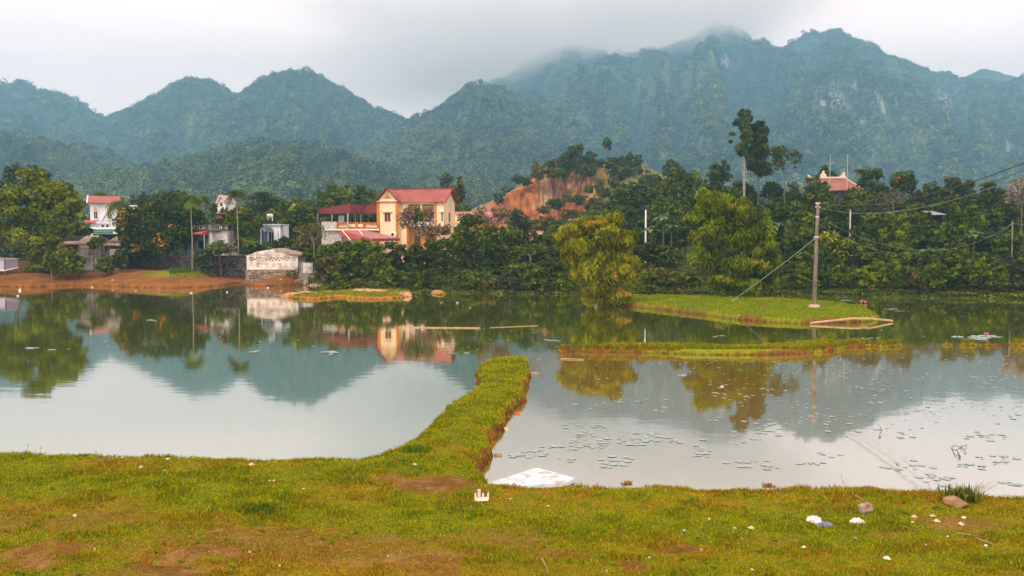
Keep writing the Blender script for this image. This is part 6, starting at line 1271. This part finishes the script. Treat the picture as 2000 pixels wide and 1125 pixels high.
stick([(1660,962,.02),(1672,970,.04),(1690,980,.05),(1704,981,.02)], .009, 'crooked dark twig beside the angular rock'); stick([(1058,1090,.12),(1066,1106,.05),(1072,1124,.02)], .008, 'upright pale twig at the bottom centre'); stick([(1757,1027,.02),(1796,1038,.02)], .007, 'thin pale twig in the rubbish patch'); stick([(1643,926,.35),(1645,940,.2),(1652,948,.02)], .005, 'thin stalk rising against the water on the right')
# weed clump over the flat rock, reeds on the left, floating wire sculpture like twigs
def weed(px, py, r, h, n, label, col, name='weed_clump', twig=0):
    rng_ = np.random.default_rng(int(px)); x, y, _ = at(px, py, .5); z = gz(x, y); x, y, _ = at(px, py, z); e = empty(name, (x, y, z), label, 'weed'); Vs = []; Fs = []; cs = []; k = 0
    for i in range(n):
        ph = rng_.uniform(0, 6.28); L = h * rng_.uniform(.5, 1.1); ln = rng_.uniform(.1, 1.1); b0 = np.array((rng_.normal(0, r * .3), rng_.normal(0, r * .3), 0)); d = np.array((math.cos(ph) * ln * .8, math.sin(ph) * ln * .8, 1.0)); d /= np.linalg.norm(d); s = np.array((-math.sin(ph), math.cos(ph), 0)) * rng_.uniform(.008, .02)
        t = b0 + d * L * .6; q = b0 + d * L + np.array((0, 0, -L * .2 * ln)); Vs += [b0 - s, b0 + s, t + s, t - s, t - s, t + s, q + s * .1, q - s * .1]; Fs += [(k, k+1, k+2, k+3), (k+4, k+5, k+6, k+7)]; k += 8; c = mixc(np.array(col[0]), np.array(col[1]), rng_.uniform(0, 1, 1))[0]; cs += [c] * 8
    mesh_np('leaves', np.array(Vs), np.array(Fs), M_leaf, e, np.array(cs))
    if twig:
        b = MB()
        for i in range(twig):
            ph = rng_.uniform(-1.2, 1.4); L = h * rng_.uniform(1.1, 2.0); p0 = Vector((rng_.uniform(-.1, .3), 0, 0)); m_ = p0 + Vector((math.sin(ph) * L * .5, .05, L * .4)); q = m_ + Vector((math.sin(ph) * L * .5, -.05, L * .3)); b.tube([p0, m_, q], [.006, .004, .002], 4)
            for j in range(3): t = p0.lerp(q, .45 + .15 * j); b.tube([t, t + Vector((rng_.uniform(-.12, .12), 0, rng_.uniform(.02, .12)))], [.003, .002], 4)
        b.build('stems', M_stick, e)
weed(1880, 976, .45, .30, 260, 'leafy weed clump with dry twigs above the flat rock at the water edge', ((.05,.07,.01),(.15,.17,.02)), twig=12)
weed(812, 880, .55, .13, 420, 'patch of taller dark green grass where the dike meets the near bank', ((.045,.10,.005),(.11,.19,.006)), 'grass_clump'); weed(505, 996, .5, .11, 260, 'dark green grass tussock left of centre on the near bank', ((.04,.075,.005),(.12,.15,.006)), 'grass_clump'); weed(1500, 952, .2, .12, 60, 'small dry reddish tuft on the grass edge', ((.2,.1,.02),(.3,.18,.04))); weed(1225, 948, .2, .12, 50, 'small dry tuft above the foam board grass edge', ((.22,.14,.02),(.3,.2,.04)))
for px, py, lab in ((53, 879, 'leftmost of the three thin seed stalks at the left water edge'), (78, 879, 'middle one of the three thin seed stalks at the left water edge'), (105, 880, 'shortest of the three thin seed stalks at the left water edge')):
    x, y, _ = at(px, py, .46); h = .26 if px < 90 else .14; e = empty('seed_stalk', (x, y, gz(x, y)), lab, 'grass stalk', 'seed stalks'); MB().tube([(0, 0, 0), (.01, 0, h * .6), (.03, 0, h)], [.004, .004, .003], 4).build('stem', M_stick, e); MB().lathe([(.004, h * .7), (.012, h * .85), (.004, h)], (.025, 0, 0), 5).build('seed_head', M_bark_palm, e)
M_twd = pm('dark_twig', (.05, .06, .06), .2)
for pts, lab in (([(1858,876,.0),(1863,870,.12),(1877,874,.14),(1866,880,.1),(1858,876,.0)], 'bent twig loop standing in the right pond'), ([(1868,878,0),(1876,892,.05),(1870,900,0)], 'forked twig under the bent loop in the right pond'), ([(1876,872,0),(1888,870,.12),(1886,878,.08),(1876,876,.02)], 'second bent twig loop to the right in the pond'), ([(1715,858,0),(1722,840,.1),(1718,832,.2)], 'thin twig sticking out of the right pond'), ([(1480,790,0),(1500,790,.03)], 'short twig floating mid pond')):
    W_ = [Vector(at(a, b_, c)) for a, b_, c in pts]; tag(MB().tube([p - W_[0] for p in W_], .009, 5).build('twig', M_twd, None, tuple(W_[0])), lab, 'twig')
# floating bits near the dike, and stones and rubbish on the far shore
for px, py, w, lab, m in ((1042,729,.45,'flat brown board floating right of the dike tip',M_stick),(1010,808,.18,'dark brown block floating by the dike',M_redp),(973,889,.2,'brown wet lump in the corner by the dike',M_stick),(985,838,.22,'pale scrap floating beside the dike bank',M_paper),(1130,852,.1,'small brown bit floating among the pads',M_stick),(1410,457+298,.12,'pinkish bit floating between the tree reflections',M_paper)):
    x, y, _ = at(px, py, .02); o = MB().prism([(-w / 2, -.05 * w), (-.2 * w, -.35 * w), (w / 2, -.12 * w), (.3 * w, .3 * w), (-.3 * w, .25 * w)], 0, .05, 'z').build('floating_scrap', m, None, (x, y, .005)); tag(o, lab, 'scrap', 'scraps floating by the dike')
rng = np.random.default_rng(8)
FS = [(38,533,.55,'t','upright pale stone slab on the mud at the far left'),(34,550,.5,'w','white stone at the waterline on the far left'),(373,548,.5,'w','white rag on the mud shore below the dome tree'),(443,541.5,.4,'w','white stone on the mud left of the brick shed'),(523,551,.55,'w','white sack on the red bank below the brick shed'),(548,556,.5,'w','white bag at the waterline left of the steps'),(615,550,.6,'w','white cloth on the lowest stone step'),(625,557,.45,'w','white bottle beside the steps'),
      (637,553,.5,'p','pale stone right of the steps'),(718,556,.5,'w','upright white bottle on the far bank'),(785,556,.7,'p','pale rock at the far waterline'),(827,556,.9,'w','long white scrap leaning on the far bank'),(850,560,.6,'p','rounded stone on the small rock islet'),(743,559,1.6,'p','flat pale slab at the far waterline'),(893,544.5,.25,'r','red bit under the hedge'),(1021,464,.0,'w','x'),(180,551,.5,'w','white scrap on the mud below the feathery tree'),(265,551.5,.3,'w','small white bit on the left mud'),(220,556,.5,'w','white bit at the left waterline'),
      (1665,577,.4,'w','white bit under the right bank'),(1400,611,.3,'p','pale leaf on the pole island'),(893,591,.35,'w','small white floating bottle in front of the hedge'),(918,600,.3,'p','pinkish floating bit in front of the hedge')]
for i, (px, py, w, k, lab) in enumerate(FS):
    if w == 0: continue
    Yd = at(px, py, .25)[1]; x = X(px, Yd, py)
    z = max(gz(x, Yd), .0)
    x, y, _ = at(px, py, z + .05); z = max(gz(x, y), 0)
    import bmesh; bm = bmesh.new(); bmesh.ops.create_icosphere(bm, subdivisions=2, radius=w * .24)
    for v in bm.verts: v.co *= rng.uniform(.8, 1.15); v.co.z *= 1.3 if k == 't' else .5
    me = bpy.data.meshes.new('stone'); bm.to_mesh(me); bm.free(); me.materials.append({'w': M_scrapw, 'p': M_rk, 't': M_scrapw, 'r': M_redp}[k]); o = bpy.data.objects.new('shore_stone' if 'ston' in lab or 'rock' in lab or 'slab' in lab else 'shore_litter', me); C.objects.link(o); o.location = (x, y, z + .05); tag(o, lab, 'stone' if 'ston' in lab or 'rock' in lab or 'slab' in lab else 'litter', 'stones and litter of the far shore')
def boulder(px, py, w, h, lab, mat=None):
    x, y, _ = at(px, py, .1); rr = np.random.default_rng(int(px)); import bmesh; bm = bmesh.new(); bmesh.ops.create_icosphere(bm, subdivisions=3, radius=1)
    for v in bm.verts:
        f = fbm(np.array([v.co.x * 1.8 + px]), np.array([v.co.y * 1.8 + v.co.z * 2]), 3)[0]; v.co *= .75 + .5 * f; v.co.x *= w / 2; v.co.y *= w / 3; v.co.z *= h
    me = bpy.data.meshes.new('mud_rock'); bm.to_mesh(me); bm.free(); me.materials.append(mat or M_mudrock); o = bpy.data.objects.new('mud_rock', me); C.objects.link(o); o.location = (x, y, .02); tag(o, lab, 'rock', 'mud rocks along the far waterline')
M_mudrock = mat_noise('mud_rock', (.20, .085, .028), (.44, .26, .13), 2.5, .95, .04)
for a in [(143,550,2.6,.5,'pale mud rock at the left end of the eroded shore'),(170,551,2.2,.45,'second mud rock on the left eroded shore'),(200,550,3.2,.5,'long mud rock in the middle of the left shore'),(262,551,1.8,.3,'small mud rock below the domed tree'),(572,578,2.0,.4,'pale rock at the left tip of the flat islet'),(640,574,1.6,.35,'rounded rock on the flat islet'),(716,572,4.0,.5,'long pale rock ridge on the flat islet'),(600,575,2.4,.4,'low rock on the left of the flat islet'),
          (855,571,1.3,.30,'pale boulder forming the tiny islet'),(580,553,1.6,.5,'reddish rock left of the steps'),(563,550,1.3,.4,'small reddish rock under the shed base'),(750,560,2.2,.45,'pale rock under the hedge at the waterline'),(790,577,1.4,.4,'rock at the right tip of the flat islet')]: boulder(*a)

# ------------------------------------------------------------------ grass blades
def grass():
    rng = np.random.default_rng(77)
    def blades(x, y, z, h, w, c, name, label):
        n = len(x); ph = rng.uniform(0, 2 * math.pi, n); fa = rng.uniform(0, 2 * math.pi, n); ln = rng.uniform(.15, 1.0, n) * h
        s = np.stack([np.cos(fa) * w, np.sin(fa) * w, np.zeros(n)], 1) * .5
        B = np.stack([x, y, z - .01], 1); M_ = B + np.stack([np.cos(ph) * ln * .35, np.sin(ph) * ln * .35, h * .6], 1); T_ = B + np.stack([np.cos(ph) * ln, np.sin(ph) * ln, h * .95], 1)
        V = np.stack([B - s, B + s, M_ + s * .8, M_ - s * .8, T_], 1).reshape(-1, 3)
        base = np.arange(n) * 5
        F1 = np.stack([base, base + 1, base + 2, base + 3], 1); F2 = np.stack([base + 3, base + 2, base + 4, base + 4], 1)
        # quads plus tips as thin quads
        V2 = np.stack([B - s, B + s, M_ + s * .8, M_ - s * .8, M_ - s * .8, M_ + s * .8, T_ + s * .15, T_ - s * .15], 1).reshape(-1, 3); b8 = np.arange(n) * 8
        Fq = np.concatenate([np.stack([b8, b8 + 1, b8 + 2, b8 + 3], 1), np.stack([b8 + 4, b8 + 5, b8 + 6, b8 + 7], 1)])
        tag(mesh_np(name, V2, Fq, M_leaf, col=np.repeat(c, 8, 0)), label, 'grass', kind='stuff')
    n = 740000
    u = rng.uniform(-.70, .70, n); y = np.exp(rng.uniform(math.log(11.5), math.log(47), n)); x = u * y
    k = (y < 27) | ((u > -.26) & (u < .08)); x, y = x[k], y[k]
    z, who, s = ground_z(x, y, True); bare, dry = near_cover(x, y)
    k = (who == 1) & ((z > .22) & (s > -.05) | (z > .0) & (s > -.32) & (rng.uniform(0, 1, len(x)) < .5)) & (rng.uniform(0, 1, len(x)) > bare * .85)
    x, y, z, bare, dry, s = x[k], y[k], z[k], bare[k], dry[k], s[k]; n = len(x)
    t1 = fbm(x * 1.7, y * 1.7, 81, 4); t2 = fbm(x * 6, y * 6, 83, 3)
    h = .030 + .050 * ss(.35, .75, t1) * rng.uniform(.4, 1.2, n) + .03 * ss(.6, .2, s); h *= rng.uniform(.6, 1.3, n) * (1 - .5 * bare) * (1 + .35 * ss(25, 45, y))
    w = y * .00105 * rng.uniform(.6, 1.2, n)
    G1 = np.array((.235, .275, .002)); G2 = np.array((.095, .145, .002)); G3 = np.array((.38, .315, .004)); D1 = np.array((.38, .215, .010)); D2 = np.array((.18, .080, .010))
    c = mixc(G1, G2, ss(.42, .68, t1 + .35 * (t2 - .5)) * .9); c = mixc(c, G3, .55 * (rng.uniform(0, 1, n) < .35))
    dr = rng.uniform(0, 1, n) < np.clip(dry * .88 + .07, 0, .92); dd = mixc(D1, D2, rng.uniform(0, 1, n)); c[dr] = dd[dr]
    c = mixc(c, mixc(D2 * .6, np.array((.16,.11,.01)), rng.uniform(0, 1, n)), ss(.05, -.15, s) * .85); c *= rng.uniform(.65, 1.25, n)[:, None]
    blades(x, y, z, h, w, c, 'grass', 'short green and straw coloured grass on the near bank and dike')
    # low dikes and the pole island
    n = 190000; px = rng.uniform(1080, 2060, n); Yy = rng.uniform(45.5, 95, n) ; Yy = np.where(rng.uniform(0, 1, n) < .4, rng.uniform(46, 51, n), rng.uniform(60, 86, n)); x = (px - 1000) / F * Yy
    z, who, s = ground_z(x, Yy, True); k = ((who == 2) | (who == 3) | (who == 4)) & (z > np.where(who == 4, .26, .12)) & (s > np.where(who == 4, .02, -.15)); x, Yy, z, who, s = x[k], Yy[k], z[k], who[k], s[k]; n = len(x); t1 = fbm(x * .8, Yy * .8, 91, 4)
    h = np.where(who == 4, .06, .14) * rng.uniform(.5, 1.5, n) * (.6 + .9 * t1); w = Yy * .0012 * rng.uniform(.6, 1.3, n)
    c = mixc(np.array((.105,.190,.003)), np.array((.215,.270,.005)), ss(.3, .7, t1 + rng.uniform(-.25, .25, n))); c = mixc(c, D1 * .8, (rng.uniform(0, 1, n) < np.where(who == 4, .12, .35)) * .8); c = mixc(c, D2, .8 * ss(.35, .0, s) * (rng.uniform(0, 1, n) < .6)); c *= rng.uniform(.7, 1.2, n)[:, None]
    blades(x, Yy, z, h, w, c, 'grass', 'bright green grass on the pole island and the low dikes')
    n = 60000; px = rng.uniform(330, 820, n); Yy = rng.uniform(84, 118, n); x = (px - 1000) / F * Yy; z, who, s = ground_z(x, Yy, True)
    k = ((who >= 5) & (who < 7) & (z > .16)) | ((who == 7) & (px < 482) & (s > 3.6 + 1.2 * (fbm(x * .5, Yy * .5, 93) - .3)) & (s < 8.5)); x, Yy, z, s, who = x[k], Yy[k], z[k], s[k], who[k]; n = len(x)
    h = .12 * rng.uniform(.5, 1.5, n) + .22 * ((who == 7) & (s > 6.3)) * rng.uniform(.3, 1.4, n); c = mixc(np.array((.15,.19,.006)), np.array((.28,.24,.01)), rng.uniform(0, 1, n)); c = mixc(c, np.array((.05,.11,.012)), ((who == 7) & (s > 6.0)) * .9); blades(x, Yy, z, h, Yy * .0013, c * rng.uniform(.7, 1.2, n)[:, None], 'grass', 'low grass on the flat islet and the strip under the stone wall')
grass()
def weeds():
    rng = np.random.default_rng(64); n = 900; u = rng.uniform(-.56, .56, n); y = np.exp(rng.uniform(math.log(12), math.log(23), n)); x = u * y; t = fbm(x * .6, y * .6, 97, 3); k = (t > .5); x, y = x[k], y[k]
    z, who, s = ground_z(x, y, True); k = (who == 1) & (s > .2); x, y, z = x[k], y[k], z[k]; m = len(x); q = 9; ph = rng.uniform(0, 6.28, (m, q)); L = rng.uniform(.03, .085, (m, 1)) * rng.uniform(.6, 1.2, (m, q)); el = rng.uniform(.15, .9, (m, q))
    B = np.stack([np.repeat(x[:, None], q, 1), np.repeat(y[:, None], q, 1), np.repeat(z[:, None] + .015, q, 1)], 2); D_ = np.stack([np.cos(ph) * np.cos(el), np.sin(ph) * np.cos(el), np.sin(el)], 2); Sd = np.stack([-np.sin(ph), np.cos(ph), ph * 0], 2)
    M_ = B + D_ * L[..., None] * .6; T_ = B + D_ * L[..., None] - np.array((0, 0, .008)); Wd = (L * .22)[..., None]
    V = np.stack([B, M_ + Sd * Wd, T_, M_ - Sd * Wd], 2).reshape(-1, 3); c = mixc(np.array((.06,.13,.006)), np.array((.15,.22,.01)), rng.uniform(0, 1, m)); c = np.repeat(c, q * 4, 0)
    tag(mesh_np('weeds', V, np.arange(len(V)).reshape(-1, 4), M_leaf, col=c), 'small broad leaved weeds scattered in the near grass', 'weeds', kind='stuff')
weeds()
def clods():
    rng = np.random.default_rng(31); b = MB(); n = 0
    for px, py, rx, ry, s in PATCH:
        for i in range(int(rx * ry * s / 60) + 6):
            qx, qy = px + rng.normal(0, rx * .5), py + rng.normal(0, ry * .5); 
            if qy > 1124 or qy < 880: continue
            x, y, _ = at(qx, qy, .55); z = gz(x, y); r = rng.uniform(.003, .012); 
            vs = [(x + r * math.cos(t) * rng.uniform(.7, 1.2), y + r * math.sin(t), z + .001) for t in (0, 1.3, 2.5, 3.8, 5.0)] + [(x, y, z + r * .9)]; b.add(vs, [(0, 1, 5), (1, 2, 5), (2, 3, 5), (3, 4, 5), (4, 0, 5)])
    tag(b.build('gravel', mat_noise('pale_gravel', (.16, .09, .05), (.48, .38, .30), 25, .9, .002, lo=.42, hi=.6)), 'pale grit and chips in the bare soil patches', 'gravel', kind='stuff')
clods()
# ------------------------------------------------------------------ air
def vol_mat(name, color, density, aniso=0.0):
    m, t, out = newmat(name)
    v = N(t, 'ShaderNodeVolumePrincipled'); v.inputs['Color'].default_value = (*color, 1); v.inputs['Density'].default_value = density; v.inputs['Anisotropy'].default_value = aniso
    t.links.new(v.outputs[0], out.inputs['Volume'])
    return m, t, v
mh, _, _ = vol_mat('air_haze', (.22, .465, .655), .00037)
hz = MB().box(-3200, 3200, -40, 3800, -2.2, 660).build('haze', mh)
tag(hz, 'thin blue air haze over the whole valley', 'haze', kind='stuff')
# low cloud lying on the summits
def cloud(px0, px1, py0, py1, Y0, Y1, dens, seed, label, base):
    Ym = (Y0 + Y1) / 2; x0, x1, z0, z1 = X(px0, Ym), X(px1, Ym), Z(py1, Ym), Z(py0, Ym)
    m, t, v = vol_mat('low_cloud', (1, .99, .98), 0.0, .2)
    g = N(t, 'ShaderNodeTexCoord'); n = N(t, 'ShaderNodeTexNoise', inp={'Scale': .0045, 'Detail': 3.0, 'Roughness': .55}); mp_ = N(t, 'ShaderNodeMapping'); mp_.inputs['Location'].default_value = (seed * 13.7, 0, 0); mp_.inputs['Scale'].default_value = (.7, .7, 1.5)
    t.links.new(g.outputs['Object'], mp_.inputs[0]); t.links.new(mp_.outputs[0], n.inputs['Vector'])
    s = N(t, 'ShaderNodeSeparateXYZ'); t.links.new(g.outputs['Object'], s.inputs[0]); w, d, h = (x1 - x0) / 2, (Y1 - Y0) / 2, (z1 - z0) / 2
    def mr(src, a, b, c=0., e=1.):
        r = N(t, 'ShaderNodeMapRange', interpolation_type='SMOOTHSTEP', inp={1: a, 2: b, 3: c, 4: e}); t.links.new(src, r.inputs[0]); return r.outputs[0]
    def op(o, a, b):
        q = N(t, 'ShaderNodeMath', operation=o)
        for i, k in enumerate((a, b)):
            if isinstance(k, (int, float)): q.inputs[i].default_value = k
            else: t.links.new(k, q.inputs[i])
        return q.outputs[0]
    ax = op('ABSOLUTE', s.outputs[0], 0); ay = op('ABSOLUTE', s.outputs[1], 0)
    zz = op('ADD', op('SUBTRACT', s.outputs[2], op('MULTIPLY', s.outputs[0], .20)), op('MULTIPLY', op('SUBTRACT', n.outputs['Fac'], .5), h * 1.3))
    f = op('MULTIPLY', mr(zz, -h * .8 * base, -h * .05), mr(ax, w * .98, w * .40)); f = op('MULTIPLY', f, mr(ay, d * .98, d * .6)); f = op('MULTIPLY', f, mr(s.outputs[2], h * .98, h * .5))
    f = op('MULTIPLY', f, mr(n.outputs['Fac'], .30, .55, .25, 1.0)); t.links.new(op('MULTIPLY', f, dens), v.inputs['Density'])
    o = MB().box(-w, w, -d, d, -h, h).build('cloud', m, None, ((x0 + x1) / 2, Ym, (z0 + z1) / 2)); tag(o, label, 'cloud', kind='stuff')
cloud(560, 1700, -70, 200, 2200, 3400, .0052, 1, 'pale low cloud swallowing the crest of the long mountain', 1.0)
